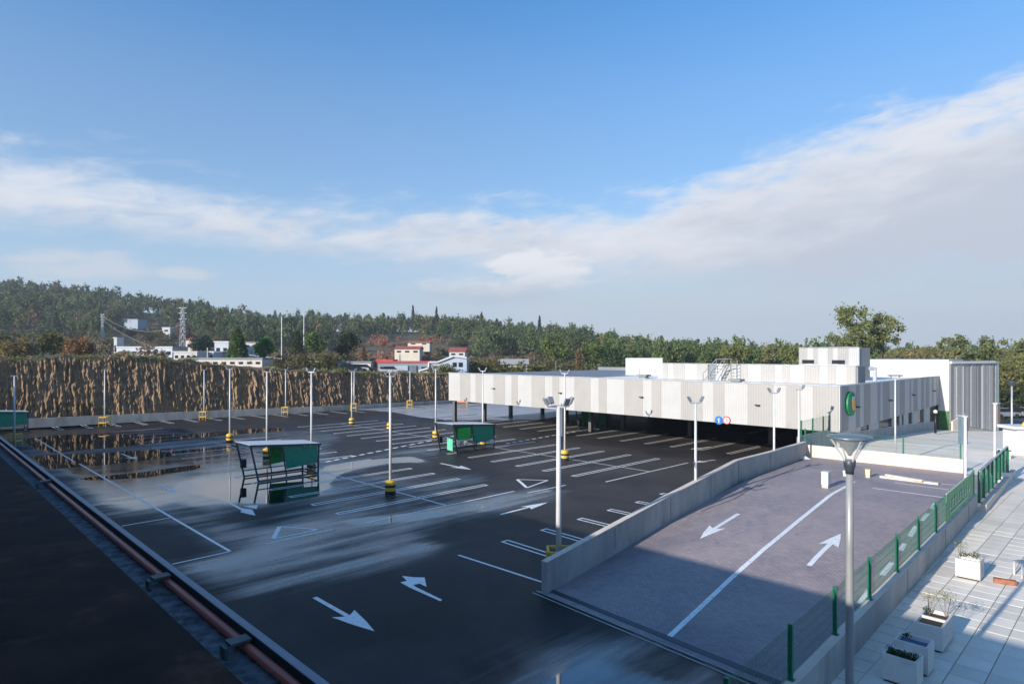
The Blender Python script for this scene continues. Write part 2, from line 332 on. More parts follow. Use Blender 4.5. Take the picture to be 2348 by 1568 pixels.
# foot and crest of the cut rock face
RF = [(-92, 38.2), (-53.6, 69.2), (-37.4, 81.3), (-25, 90.2), (-10.4, 103), (3, 114), (16, 124)]
def rf(t):
    L = [0]
    for i in range(1, len(RF)): L.append(L[-1] + math.dist(RF[i], RF[i - 1]))
    return np.interp(t, L, [p[0] for p in RF]), np.interp(t, L, [p[1] for p in RF]), L[-1]
RL = rf(0)[2]
def crest_z(px): return float(np.interp(px, [-700, 0, 120, 250, 300, 330, 420, 500, 600, 700, 1030, 1200, 1400], [7.2, 7.25, 7.5, 7.6, 7.7, 7.2, 7.0, 6.4, 5.9, 5.5, 4.45, 3.5, 1.5]))
nrm = Vector((.60, -.80))
cols, rows = 1700, 38; V = []; F = []
crest_pts = []
for i in range(cols + 1):
    t = RL * i / cols; x, y, _ = rf(t); px = CXP + x / y * FPX; zc = crest_z(px) + .30 * noise.noise((t * .35, 1, 0)) + .45 * noise.noise((t * .9, 4, 0)) + .28 * noise.noise((t * 3.1, 8, 0))
    z0 = .35
    for j in range(rows + 1):
        f = j / rows; z = z0 + (zc - z0) * f; lean = .5 + 1.2 * f
        colm = abs(noise.noise((t * 1.7 + .8 * noise.noise((t * .5, z * .6, 2)), z * .16, 0))) * .65 + noise.noise((t * .22, z * .1, 7)) * .5
        col2 = noise.noise((t * 5.2 + z * .4, z * .45, 5)) * .30; brk = noise.noise((t * 1.6, z * 1.8, 9)) * .24; fnz = noise.noise((t * 9, z * 2.6, 11)) * .24
        dsp = .72 * (colm + col2 + brk + fnz) * (.25 + .75 * min(1, f * 6)) * (1 if f < .97 else .6)
        V.append((x - nrm.x * (lean - dsp), y - nrm.y * (lean - dsp), z))
    crest_pts.append(V[-1])
for i in range(cols):
    for j in range(rows):
        k = i * (rows + 1) + j; F.append((k, k + rows + 1, k + rows + 2, k + 1))
me = bpy.data.meshes.new('rock_face'); me.from_pydata(V, [], F); me.materials.append(rock)
struct(link('rock_face', me))
# hill terrain starting at the crest and going on round behind the shop
V = []; F = []; starts = [Vector(p) for p in crest_pts[::8]]
starts += [Vector((30, 126, .5)), Vector((50, 126, .2)), Vector((72, 122, -.4)), Vector((92, 112, -1.3)), Vector((115, 108, -1.5)), Vector((150, 100, -1.6))]
ks = [0, .4, 1.5] + [4, 8, 14, 22, 32, 45, 60, 75, 92, 110, 130, 150, 175, 200, 230, 260, 300, 350, 420, 520, 700, 1000]
for p in starts:
    hd = Vector((p.x, p.y, 0)).normalized()
    for j, k in enumerate(ks):
        q = p + hd * k; px = CXP + q.x / q.y * FPX; z = Tz(px, q.y)
        if q.y < 100: z = p.z
        f = max(0, min(1, (k - 1) / 25)); zz = p.z * (1 - f) + z * f + (0 if k < .3 else .12 + noise.noise((q.x * .5, q.y * .5, 0)) * .18)
        V.append((q.x, q.y, zz if k >= .3 else p.z - .05))
nk = len(ks)
for i in range(len(starts) - 1):
    for j in range(nk - 1):
        k = i * nk + j; F.append((k, k + nk, k + nk + 1, k + 1))
me = bpy.data.meshes.new('hillside'); me.from_pydata(V, [], F); me.materials.append(terr_m); me.polygons.foreach_set('use_smooth', [True] * len(F))
struct(link('hillside', me))

# ------------------------------------------------------------------ car park surface with wetness
DA, DB = .33, .33; a_ = np.arange(-22, 112, DA); bb = np.arange(2.6, 80, DB); AA, BB = np.meshgrid(a_, bb, indexing='ij')
WX = AA * A.x + BB * B.x; WY = AA * A.y + BB * B.y
with np.errstate(divide='ignore', invalid='ignore'):
    PXX = np.where(WY > .5, CXP + WX / WY * FPX, -9999); PYY = np.where(WY > .5, HYP + CAMZ / WY * FPX, 9999)
def inpoly(poly):
    ins = np.zeros(PXX.shape, bool); n = len(poly)
    for i in range(n):
        x1, y1 = poly[i]; x2, y2 = poly[(i + 1) % n]
        if y1 == y2: continue
        c = ((y1 > PYY) != (y2 > PYY)) & (PXX < (x2 - x1) * (PYY - y1) / (y2 - y1) + x1); ins ^= c
    return ins.astype(float)
def blur(m, k):
    for _ in range(k):
        m = (m + np.roll(m, 1, 0) + np.roll(m, -1, 0)) / 3; m = (m + np.roll(m, 1, 1) + np.roll(m, -1, 1)) / 3
    return m
Q = lambda pts: [(x / 2.939, 965.9 + y / 2.939) for x, y in pts]
Z3 = lambda pts: [((1000 + x / 2.609) / 1.3773, (1260 + y / 2.609) / 1.3773) for x, y in pts]
pudl = [Q([(120, 120), (430, 88), (1270, 88), (1640, 52), (1900, 42), (1915, 66), (1500, 95), (1130, 135), (850, 170), (560, 192), (350, 215), (250, 190)]),
        Q([(190, 232), (620, 215), (900, 198), (1250, 178), (1600, 158), (1640, 190), (1240, 218), (1000, 262), (700, 292), (320, 325)]),
        Q([(420, 385), (900, 345), (1380, 285), (1380, 320), (900, 385), (600, 400)]),
        Q([(1150, 420), (1300, 385), (1560, 375), (1830, 330), (2330, 330), (2150, 500), (1900, 545), (1700, 560), (1400, 520)]),
        Z3([(40, 560), (400, 500), (790, 466), (925, 520), (600, 524), (300, 590), (40, 640)]),
        Z3([(100, 1000), (700, 930), (1150, 915), (1500, 830), (1900, 725), (2060, 745), (1700, 830), (1300, 940), (900, 1000), (300, 1060)]),
        [(880, 1232), (960, 1236), (1000, 1244), (1002, 1254), (950, 1262), (900, 1255)],
        [(1150, 1640), (1230, 1550), (1310, 1505), (1400, 1488), (1500, 1500), (1590, 1545), (1680, 1640)]]
wetp = [(.50, 9, [(60, 984), (300, 985), (560, 992), (640, 985), (660, 996), (560, 1010), (760, 1015), (790, 1060), (960, 1022), (1030, 1030), (1010, 1048), (800, 1075), (1010, 1100), (1177, 1127), (1270, 1108), (1320, 1122), (1180, 1175), (1000, 1215), (1010, 1262), (900, 1300), (700, 1345), (520, 1390), (300, 1230), (0, 1010)]),
        (1.05, 4, [(100, 1050), (280, 1042), (560, 1025), (700, 1040), (760, 1085), (660, 1150), (560, 1160), (520, 1190), (400, 1150), (330, 1175), (250, 1165)]),
        (.70, 5, [(390, 1290), (530, 1262), (560, 1220), (620, 1190), (760, 1190), (940, 1160), (1170, 1132), (1285, 1112), (1300, 1124), (1180, 1160), (1010, 1195), (960, 1215), (1000, 1240), (1006, 1256), (950, 1272), (760, 1290), (600, 1330), (480, 1345)]),
        (.55, 6, [(560, 990), (760, 985), (780, 1010), (700, 1030), (560, 1020)]), (.5, 5, [(700, 1160), (900, 1110), (1100, 1080), (1120, 1100), (900, 1150), (760, 1185)]),
        (.55, 12, [(1000, 1700), (1100, 1530), (1250, 1450), (1500, 1450), (1900, 1600)])]
dryp = [(.9, 5, [(270, 1208), (380, 1192), (515, 1262), (400, 1288), (340, 1262)]), (.8, 4, [(480, 1150), (560, 1165), (660, 1190), (600, 1215), (500, 1180)]), (.5, 4, [(330, 1065), (470, 1068), (460, 1090), (350, 1088)])]
PU = np.zeros(PXX.shape); WE = np.zeros(PXX.shape)
for k_, p in enumerate(pudl): PU = np.maximum(PU, blur(inpoly(p), (1, 1, 2, 4, 2, 5, 3, 5)[k_]) * (1, 1, 1, 1, 1, .9, .8, .66)[k_])
for lv_, bk_, p in wetp: WE = np.maximum(WE, blur(inpoly(p), bk_) * lv_)
for lv_, bk_, p in dryp: WE = WE * (1 - lv_ * blur(inpoly(p), bk_))
PU = blur(PU, 1); WE = np.maximum(WE, PU)
DAMP = blur(inpoly([(0, 960), (560, 985), (1240, 1085), (1400, 1180), (1300, 1330), (1800, 1600), (600, 1700), (0, 1300)]), 14); WE = np.maximum(WE, DAMP * .08)
# keep inside the rock foot and the shop's plaza edge
keep = np.ones(PXX.shape, bool)
for i in range(len(RF) - 1):
    (x1, y1), (x2, y2) = RF[i], RF[i + 1]; n = ((x2 - x1), (y2 - y1)); keepi = ((WX - x1) * n[1] - (WY - y1) * n[0]) > -1.3; keep &= keepi | (WX < x1 - 40) if False else (keep & keepi)
keep &= (AA > 15.5) | (BB < 47)
idx = -np.ones(PXX.shape, int); idx[keep] = np.arange(keep.sum())
ok = keep[:-1, :-1] & keep[1:, :-1] & keep[1:, 1:] & keep[:-1, 1:]
I, J = np.nonzero(ok); quads = np.stack([idx[I, J], idx[I + 1, J], idx[I + 1, J + 1], idx[I, J + 1]], 1)[:, ::-1]
def np_mesh(name, verts, faces, mats, k=4):
    me = bpy.data.meshes.new(name); me.vertices.add(len(verts)); me.vertices.foreach_set('co', verts.astype(np.float32).ravel())
    me.loops.add(len(faces) * k); me.loops.foreach_set('vertex_index', faces.astype(np.int32).ravel())
    me.polygons.add(len(faces)); me.polygons.foreach_set('loop_start', np.arange(0, len(faces) * k, k, dtype=np.int32))
    for m in mats: me.materials.append(m)
    me.update(calc_edges=True); return me
me = np_mesh('car_park_asphalt', np.stack([WX[keep], WY[keep], np.zeros(keep.sum())], 1), quads, [asphalt])
for nm, arr in (('wet', WE), ('puddle', PU)):
    at = me.attributes.new(nm, 'FLOAT', 'POINT'); at.data.foreach_set('value', arr[keep].astype(np.float32))
lot = struct(link('car_park', me))

LZ = .006
def strip(mb, pts, wd, z=None, zf=None):
    pts = [Vector(p) for p in pts]
    for p, q in zip(pts, pts[1:]):
        n = max(1, int((q - p).length / 1.0)) if zf else 1; dd = (q - p); dd.z = 0; dd.normalize(); s_ = Vector((-dd.y, dd.x, 0)) * wd / 2
        for k in range(n):
            u = p.lerp(q, k / n); v = p.lerp(q, (k + 1) / n); quad = [u - s_, v - s_, v + s_, u + s_]
            for c in quad: c.z = (zf(c) if zf else 0) + (z if z is not None else LZ)
            mb.face(quad)
def mark(name, pts, wd=.12, parent=None, z=LZ, zf=None):
    mb = MB(); strip(mb, pts, wd, z, zf); return mb.build(name, paint_w, parent or lot)
def hairpin(a, b0, b1, wd=.11, gap=.34, name='stall_marking', open_end=False, ends=3):
    mb = MB(); h = gap / 2
    strip(mb, [AB(a - h, b0), AB(a - h, b1)], wd); strip(mb, [AB(a + h, b0), AB(a + h, b1)], wd, LZ)
    if ends & 1: strip(mb, [AB(a - h - .06, b0), AB(a + h + .06, b0)], wd, LZ + .001)
    if ends & 2: strip(mb, [AB(a - h - .06, b1), AB(a + h + .06, b1)], wd, LZ + .001)
    return mb.build(name, paint_w, lot)
# block one (round the pole in front), block two (behind it), block three (in front of the shop)
mark('stall_line', [AB(26.3, 16), AB(26.3, 26)])
for k in range(13): hairpin(28.8 + 2.62 * k, 16, 26)
mark('stall_line', [AB(26.3, 21), AB(60, 21)], .10)
mark('stall_line', [AB(24.2, 32), AB(24.2, 42)])
for k in range(16): hairpin(26.8 + 2.62 * k, 32, 42)
mark('stall_line', [AB(24.2, 37), AB(66, 37)], .10)
for k in range(17): hairpin(21.5 + 2.62 * k, 48.2, 56)
for k in range(6): hairpin(18.5 + 2.62 * k, 62, 70)
# stalls under the low ramp wall
wl = [(1051, 1272, 1252, 1337)]
mark('stall_line', [G(1051, 1272), G(1252, 1337)], .11)
for (x1, y1, x2, y2) in [(1158, 1240, 1268, 1275), (1247, 1213.5, 1352, 1244), (1330, 1189, 1420, 1211), (1398, 1168.5, 1480, 1186), (1462, 1150.5, 1535, 1164), (1517, 1131.5, 1575, 1141)]:
    p = G(x1, y1); q = G(x2, y2); a0, b0 = ab(p); a1, b1 = ab(q); s_ = B * .17; mb = MB()
    strip(mb, [p - s_, q - s_], .10); strip(mb, [p + s_, q + s_], .10); strip(mb, [p - s_ * 1.3, p + s_ * 1.3], .10, LZ + .001); mb.build('stall_marking', paint_w, lot)
# far stalls along the rock wall, near side long line, give way triangles
for k in range(24):
    t = 52 + k * 2.62; x, y, _ = rf(t); p = Vector((x, y, 0)) - A * .9; q = p - A * 4.3; s_ = B * .17; mb = MB()
    strip(mb, [p - s_, q - s_], .11); strip(mb, [p + s_, q + s_], .11); strip(mb, [q - s_ * 1.3, q + s_ * 1.3], .11, LZ + .001); mb.build('stall_marking', paint_w, lot)
for k in range(8): mark('stall_line', [AB(57 + 2.62 * k, 16), AB(57 + 2.62 * k, 21)])
mark('edge_line', [G(83.6, 1005.5), G(171, 1059)], .13); mark('edge_line', [G(182, 1063), G(527.6, 1263.6)], .13)
mark('edge_line', [G(395, 1293), G(525, 1264.5)], .11); mark('edge_line', [G(279, 1205.8), G(395, 1186)], .10)
mark('give_way_line', [G(609, 1247.2), G(761.8, 1213.6)], .11); mark('give_way_line', [G(1209, 1130), G(1297, 1112)], .11)
for tri in ([(641, 1207), (728, 1214), (627, 1235)], [(1186, 1098.9), (1256, 1101), (1208, 1118)]):
    mb = MB(); pp = [G(*t) for t in tri]; strip(mb, [pp[0], pp[1]], .13); strip(mb, [pp[1], pp[2]], .13, LZ + .0012); strip(mb, [pp[2], pp[0]], .2, LZ + .0024); mb.build('give_way_triangle', paint_w, lot)
dash = [AB(44 - i * 1.2, 30.2 + 0 * i) for i in range(1)]
for i in range(16): mark('dashed_line', [G(747 + i * 19.2, 1059 - i * 3.9), G(759 + i * 19.2, 1056.5 - i * 3.9)], .3)
for i in range(12): mark('dashed_line', [G(1160 + i * 15, 1017 - i * 2.6), G(1169 + i * 15, 1015.5 - i * 2.6)], .25)
def arrow(tail, tip, head=.38, wd=.14, hw=.62, parent=None, zf=None, z=LZ, turn=None):
    tail = Vector(tail); tip = Vector(tip); dd = tip - tail; dd.z = 0; L = dd.length; dd.normalize(); s_ = Vector((-dd.y, dd.x, 0)); neck = tail + dd * L * (1 - head); mb = MB()
    def fc(pts):
        out = []
        for c in pts:
            c = c.copy(); c.z = (zf(c) if zf else 0) + z; out.append(c)
        mb.face(out)
    n = 4
    for k in range(n):
        u = tail.lerp(neck, k / n); v = tail.lerp(neck, (k + 1) / n); fc([u - s_ * wd / 2, v - s_ * wd / 2, v + s_ * wd / 2, u + s_ * wd / 2])
    m_ = neck.lerp(tip, .5)
    fc([neck - s_ * hw / 2 - dd * .25, neck - s_ * wd / 2, m_ - s_ * hw * .25]); fc([neck + s_ * wd / 2, neck + s_ * hw / 2 - dd * .25, m_ + s_ * hw * .25])
    fc([neck - s_ * wd / 2, neck + s_ * wd / 2, m_ + s_ * hw * .25, m_ - s_ * hw * .25]); fc([m_ - s_ * hw * .25, m_ + s_ * hw * .25, tip])
    if turn:
        c0 = tail + dd * L * .62; t1 = c0 + s_ * turn * .75 + dd * .45; sg = 1 if turn > 0 else -1; sv = s_ * sg
        up = UP * 0
        z = z + .003; c0b = c0 + sv * wd * .5
        fc([c0b - dd * .22, c0b + dd * .2, t1 + dd * .15, t1 - dd * .15][::sg]); fc([t1 - dd * .55, t1 + dd * .55, t1 + sv * .75][::sg])
    return mb.build('direction_arrow', paint_w, parent or lot)
def poly_mark(name, polys):
    mb = MB(); k = 0
    for pp in polys:
        q = [G(*c) for c in pp]; area = sum(q[i].x * q[(i + 1) % len(q)].y - q[(i + 1) % len(q)].x * q[i].y for i in range(len(q)))
        if area < 0: q = q[::-1]
        mb.face([(c.x, c.y, LZ + .002 * k) for c in q]); k += 1
    return mb.build(name, paint_w, lot)
arrow(G(721.5, 1369), G(858.8, 1446.8), .42, .16, .78)
poly_mark('turn_arrow', [[(921.8, 1319.9), (950, 1323), (973.7, 1323.6), (978, 1345), (962, 1337.5), (948, 1340.5), (953, 1345), (1014.6, 1374.8), (1009, 1377.8), (938, 1346), (918, 1334.7), (933, 1331)]])
zz2 = lambda pts: [((600 + x / 2.851) / 1.3773, (1300 + y / 2.851) / 1.3773) for x, y in pts]
poly_mark('turn_arrow', [zz2([(342, 824), (354, 812), (470, 868), (562, 880), (590, 934), (520, 920), (452, 902), (466, 888)]), zz2([(472, 848), (614, 836), (600, 876), (560, 868), (530, 861)])])
arrow(G(1148, 1179), G(1256, 1151.5), .42, .16, .75)
arrow(G(1010, 1062), G(1081, 1076.5), .42, .2, .95); arrow(G(1640, 1054), G(1588, 1060.5), .4, .16, .8); arrow(G(1632, 1024), G(1582, 1030), .4, .2, .8)
arrow(G(278, 1040), G(312, 1052.5), .3, .16, .8); arrow(G(360, 1110), G(400, 1127), .3, .14, .7)

# concrete apron at the far side
mb = MB(); mb.face([(*p.xy, .006) for p in [G(812, 939), G(900, 944.5), G(960, 956), G(1030, 963), G(1240, 962), G(1290, 952), G(1500, 935), G(1500, 915), G(1030, 925.5)]])
o = mb.build('concrete_apron', slab_wet); struct(o)

# ------------------------------------------------------------------ ramp
N0 = Vector((1.04, 21.17)); LD = Vector((.652, -.758)); WD = Vector((.6865, .727))
det = LD.x * WD.y - LD.y * WD.x
def us(p):
    dx, dy = p[0] - N0.x, p[1] - N0.y; return (dx * WD.y - dy * WD.x) / det, (LD.x * dy - LD.y * dx) / det
def rz(p): return float(np.interp(us(p)[1], [-1, 0, 4, 8.1, 12.1, 16.5, 26.6, 40], [.0, .012, .42, .88, 1.12, 1.35, 1.42, 1.42]))
def US(u, s_, dz=0):
    q = N0 + LD * u + WD * s_; v = Vector((q.x, q.y, 0)); v.z = rz(v) + dz; return v
def Rp(x, y):
    lo, hi = 12.0, 60.0
    Y = lo
    while Y < hi:
        p = P(x, y, Y)
        if p.z < rz(p): break
        Y += .02
    return p
V = []; F = []; us_ = np.linspace(-.1, 9.75, 16); ss = np.linspace(0, 27.4, 56)
for s_ in ss:
    for u in us_: V.append(tuple(US(u, s_)))
for i in range(len(ss) - 1):
    for j in range(len(us_) - 1):
        k = i * len(us_) + j; F.append((k, k + 1, k + len(us_) + 1, k + len(us_)))
me = bpy.data.meshes.new('ramp'); me.from_pydata(V, [], F); me.materials.append(pavers); ramp = struct(link('ramp', me))
RZ = .008
mark('centre_line', [Rp(*c) for c in ((1530, 1463.6), (1674.6, 1327.5), (1776.7, 1239), (1906, 1133.5), (1947, 1111.4), (1958, 1103.5))], .17, ramp, RZ, rz)
arrow(Rp(1693.4, 1177.8), Rp(1604.9, 1235.6), .36, .17, .68, ramp, rz, RZ); arrow(Rp(1855, 1296.8), Rp(1928, 1223.7), .36, .17, .68, ramp, rz, RZ)
for c in (((1972, 1384), (1993, 1352)), ((2022, 1319), (2046, 1290)), ((2064, 1262), (2075, 1246)), ((2086, 1230), (2101, 1206)), ((2113, 1194), (2127, 1177)), ((2136, 1167), (2146, 1154))):
    mark('dashed_line', [Rp(*c[0]), Rp(*c[1])], .17, ramp, RZ, rz)
mark('stop_line', [Rp(2001, 1119), Rp(2168, 1141)], .13, ramp, RZ, rz); mark('stop_line', [Rp(2052, 1107), Rp(2180, 1123)], .10, ramp, RZ, rz)
mark('stop_line', [Rp(2140, 1108), Rp(2190, 1112)], .10, ramp, RZ, rz)
mb = MB(); strip(mb, [(*(N0 + LD * -.3), 0), (*(N0 + LD * 9.9), 0)], .10, .010); strip(mb, [(*(N0 + LD * -.3 - WD * .22), 0), (*(N0 + LD * 9.9 - WD * .22), 0)], .06, .010); mb.build('drain_edge', concrete, ramp)
mb = MB(); strip(mb, [(*(N0 + LD * 0 + WD * .3), 0), (*(N0 + LD * 9.7 + WD * .3), 0)], .2, .012, lambda c: rz(c)); mb.build('drain_grate', metal_d, ramp)
mb = MB(); strip(mb, [US(.55, 10.2), US(.9, 13), US(.7, 16), US(.5, 22)], .05, .006, rz); mb.build('kerb_joint', mat('joint', (.07, .06, .055), .9), ramp)

def wall_run(mb, pts, th, side=1):
    """pts: (x,y,zbottom,ztop); thickness goes to the left of the run when side=1; one mitred solid"""
    n = len(pts); offs = []
    for i in range(n):
        a = Vector(pts[max(0, i - 1)][:2]); c = Vector(pts[min(n - 1, i + 1)][:2]); dd = (c - a).normalized(); offs.append(Vector((-dd.y, dd.x)) * th * side)
    for i in range(n - 1):
        (x1, y1, b1, t1), (x2, y2, b2, t2) = pts[i], pts[i + 1]; o1, o2 = offs[i], offs[i + 1]
        q = [[(x1, y1, b1), (x2, y2, b2), (x2 + o2.x, y2 + o2.y, b2), (x1 + o1.x, y1 + o1.y, b1)], [(x1, y1, t1), (x2, y2, t2), (x2 + o2.x, y2 + o2.y, t2), (x1 + o1.x, y1 + o1.y, t1)]]
        if side < 0: q = [q[0][::-1], q[1][::-1]]
        bt, tp = q; mb.face(tp); mb.face([bt[0], bt[1], tp[1], tp[0]]); mb.face([bt[2], bt[3], tp[3], tp[2]])
        if i == 0: mb.face([bt[3], bt[0], tp[0], tp[3]] if side > 0 else [bt[1], bt[2], tp[2], tp[1]])
        if i == n - 2: mb.face([bt[1], bt[2], tp[2], tp[1]] if side > 0 else [bt[3], bt[0], tp[0], tp[3]])
LW = [(1.17, 21.1, -.1, 1.05), (3.9, 23.95, -.1, 1.50), (6.78, 27.0, -.1, 1.96), (9.44, 30.0, -.1, 2.28), (12.0, 33.5, -.1, 2.38), (14.9, 36.4, -.1, 2.36), (19.04, 40.8, -.1, 2.35)]
def interp_run(run, f):
    out = []
    for (a, b) in zip(run, run[1:]):
        for k in range(f): out.append(tuple(a[i] + (b[i] - a[i]) * k / f for i in range(4)))
    return out + [run[-1]]
mb = MB(); wall_run(mb, LW, .25, 1)
o = mb.build('ramp_wall', concrete); tag(o, 'long pale concrete wall rising between the car park and the paved ramp', 'wall')
mb = MB(); wall_run(mb, [(x, y, t + .003, t + .02) for x, y, b, t in LW], .25, 1); mb.build('wall_coping', conc_light, o)
mb = MB()
for i in range(1, len(LW) - 1):
    x, y, b, t = LW[i]; mb.box((x + .009 * .72, y - .009 * .69, t / 2 + .3), (.012, .012, t - .75), (WD.x, WD.y, 0))
mb.build('wall_joint', mat('joint2', (.18, .18, .17), .9), o)
mb = MB(); x, y = 16.15, 37.78; mb.box((x, y, 2.1), (.30, .02, .42), (.69, .725, 0)); mb.build('yellow_plate', yellow, o)
# low sunlit wall at the head of the ramp
HW = [(18.95, 40.9, 1.3, 2.17), (25.0, 35.0, 1.3, 2.19)]
mb = MB(); wall_run(mb, HW, .2, 1); o = mb.build('ramp_head_wall', conc_light); tag(o, 'low sunlit cream concrete wall closing the upper end of the ramp', 'wall')
# wall between ramp and pavement
W0 = Vector((5.29, 11.8)); wdir = Vector((.688, .7257)).normalized()
def wr(Y, off=0, z=2.1):
    t = (Y - W0.y) / wdir.y; p = W0 + wdir * t + Vector((wdir.y, -wdir.x)) * off; return Vector((p.x, p.y, z))
pa, pb = wr(6.0), wr(26.75)
mb = MB(); wall_run(mb, [(pa.x, pa.y, -.2, 2.1), (pb.x, pb.y, -.2, 2.1)], .2, -1)
o = mb.build('pavement_wall', concrete); tag(o, 'grey concrete wall carrying the green fence beside the pale pavement', 'wall')
mb = MB(); wall_run(mb, [(pa.x, pa.y, 2.103, 2.115), (pb.x, pb.y, 2.103, 2.115)], .2, -1); mb.build('wall_coping', conc_light, o)
mb = MB()
for Y in (9.5, 13.6, 17.6, 21.6, 25):
    p = wr(Y, .205, 1.74); mb.box(p, (.015, .01, .66), (wdir.x, wdir.y, 0))
mb.build('wall_joint', MATS['joint2'], o)
pc, pd = wr(26.76, .3), wr(34.8, .3)
mb = MB(); wall_run(mb, [(pc.x, pc.y, -.2, 1.72), (pd.x, pd.y, -.2, 1.72)], .2, -1)
o = mb.build('pavement_wall', conc_light); tag(o, 'lower tan concrete wall under the far green railing next to the banner', 'wall')
# small grey wall running from the ramp wall end to the shop corner
mb = MB(); wall_run(mb, [(18.75, 41.2, .0, 2.62), (22.55, 44.4, .0, 2.75)], .18, 1); wall_run(mb, [(19.3, 41.5, 1.3, 2.45), (27.6, 49.5, 1.3, 2.1)], .16, 1) if False else None
o = mb.build('corner_wall', concrete); tag(o, 'short grey concrete wall joining the ramp wall to the corner of the shop', 'wall')

# ------------------------------------------------------------------ pavement and plaza
def pz(b): return float(np.interp(b, [-50, 54, 74, 85, 114, 200], [1.4, 1.4, .5, -.3, -1.2, -1.6]))
V = []; F = []
bs = list(np.arange(-4, 46.1, 1.25)) + list(np.arange(47, 60, 1)) + list(np.arange(60, 200, 3))
line_u = lambda b: None
ncol = 30
for b in bs:
    # left boundary of the pavement at this b: the wall line, then the ramp head wall, then the shop front
    if b < 42.1:
        # point on wall line with this b
        Y = None; t = (b - (W0.x * B.x + W0.y * B.y)) / (wdir.x * B.x + wdir.y * B.y); q = W0 + wdir * t + Vector((wdir.y, -wdir.x)) * .12; a0 = q.x * A.x + q.y * A.y
    else: a0 = 15.6 if b < 76 else (15.6 - (b - 76) * 1.0)
    if b >= 76: a0 = 14.5
    if 42.1 <= b < 46.5: a0 = 15.7
    for k in range(ncol + 1):
        a = a0 - (k / ncol) ** 1.3 * 70; p = AB(a, b); V.append((p.x, p.y, pz(b)))
for i in range(len(bs) - 1):
    for j in range(ncol):
        k = i * (ncol + 1) + j; F.append((k, k + 1, k + ncol + 2, k + ncol + 1))
me = bpy.data.meshes.new('pavement'); me.from_pydata(V, [], F); me.materials.append(slab_far); me.materials.append(slab_plain); me.materials.append(road_dark)
mi = []
for i in range(len(bs) - 1):
    for j in range(ncol): mi.append(0 if bs[i] < 38 else (1 if bs[i] < 87 else 2))
me.polygons.foreach_set('material_index', mi); pave = struct(link('pavement', me))
# real slabs on the nearest part
T = .6; tiles = []
for ib in range(16, 50):
    for ia in range(-40, 14):
        c = AB((ia + .5) * T, (ib + .5) * T, 1.4); px = CXP + c.x / c.y * FPX if c.y > 1 else 9e9; py = HYP + 6.6 / c.y * FPX if c.y > 1 else 9e9
        q = c.xy - W0; off = q.x * wdir.y - q.y * wdir.x
        if off < .52: continue
        if -60 < 2348 - px + 60 and px < 2400 and py < 1640 and px > 1800: tiles.append((c.y, c, off))
tiles.sort(key=lambda t: t[0])
def tile_mesh(i):
    mb = MB(); g = .010; h = T / 2 - g; z1 = .018
    pts = [AB(-h, -h), AB(h, -h), AB(h, h), AB(-h, h)][::-1]; top = [p * .996 + UP * z1 for p in pts]; lowp = [p + UP * (z1 - .002) for p in pts]; bot = [p + UP * -.02 for p in pts]
    mb.face(top)
    for k in range(4): mb.face([lowp[k], lowp[(k + 1) % 4], top[(k + 1) % 4], top[k]]); mb.face([bot[k], bot[(k + 1) % 4], lowp[(k + 1) % 4], lowp[k]])
    me = bpy.data.meshes.new('paving_tile'); me.from_pydata(mb.v, [], mb.f); me.materials.append(tile_m[i]); return me
tm = [tile_mesh(i) for i in range(3)]
for n, (yy, c, off) in enumerate(tiles[:298]):
    o = link('paving_tile', tm[random.choice((0, 0, 1, 2))], pave); o.location = c + UP * random.uniform(-.002, .003); o.rotation_euler = (random.uniform(-.004, .004), random.uniform(-.004, .004), 0)
mb = MB()
for (yy, c, off) in tiles[298:]:
    h = T / 2 - .010; pts = [c + q + UP * .016 for q in (AB(-h, -h), AB(h, -h), AB(h, h), AB(-h, h))][::-1]; mb.hexa([p - UP * .03 for p in pts][::-1], pts[::-1]) if False else mb.face(pts)
if mb.f: stuff(mb.build('paving_tile', tile_m[0], pave))

# low concrete wall along the foot of the rock
mb = MB(); run = []
for t in np.linspace(24, RL - 2, 20):
    x, y, _ = rf(t); px = CXP + x / y * FPX; h = float(np.interp(px, [0, 500, 1030], [.95, .82, .5])); run.append((x, y, -.1, h))
wall_run(mb, run, .25, 1); o = mb.build('rock_foot_wall', concrete); tag(o, 'low grey concrete wall along the foot of the cut rock face', 'wall')

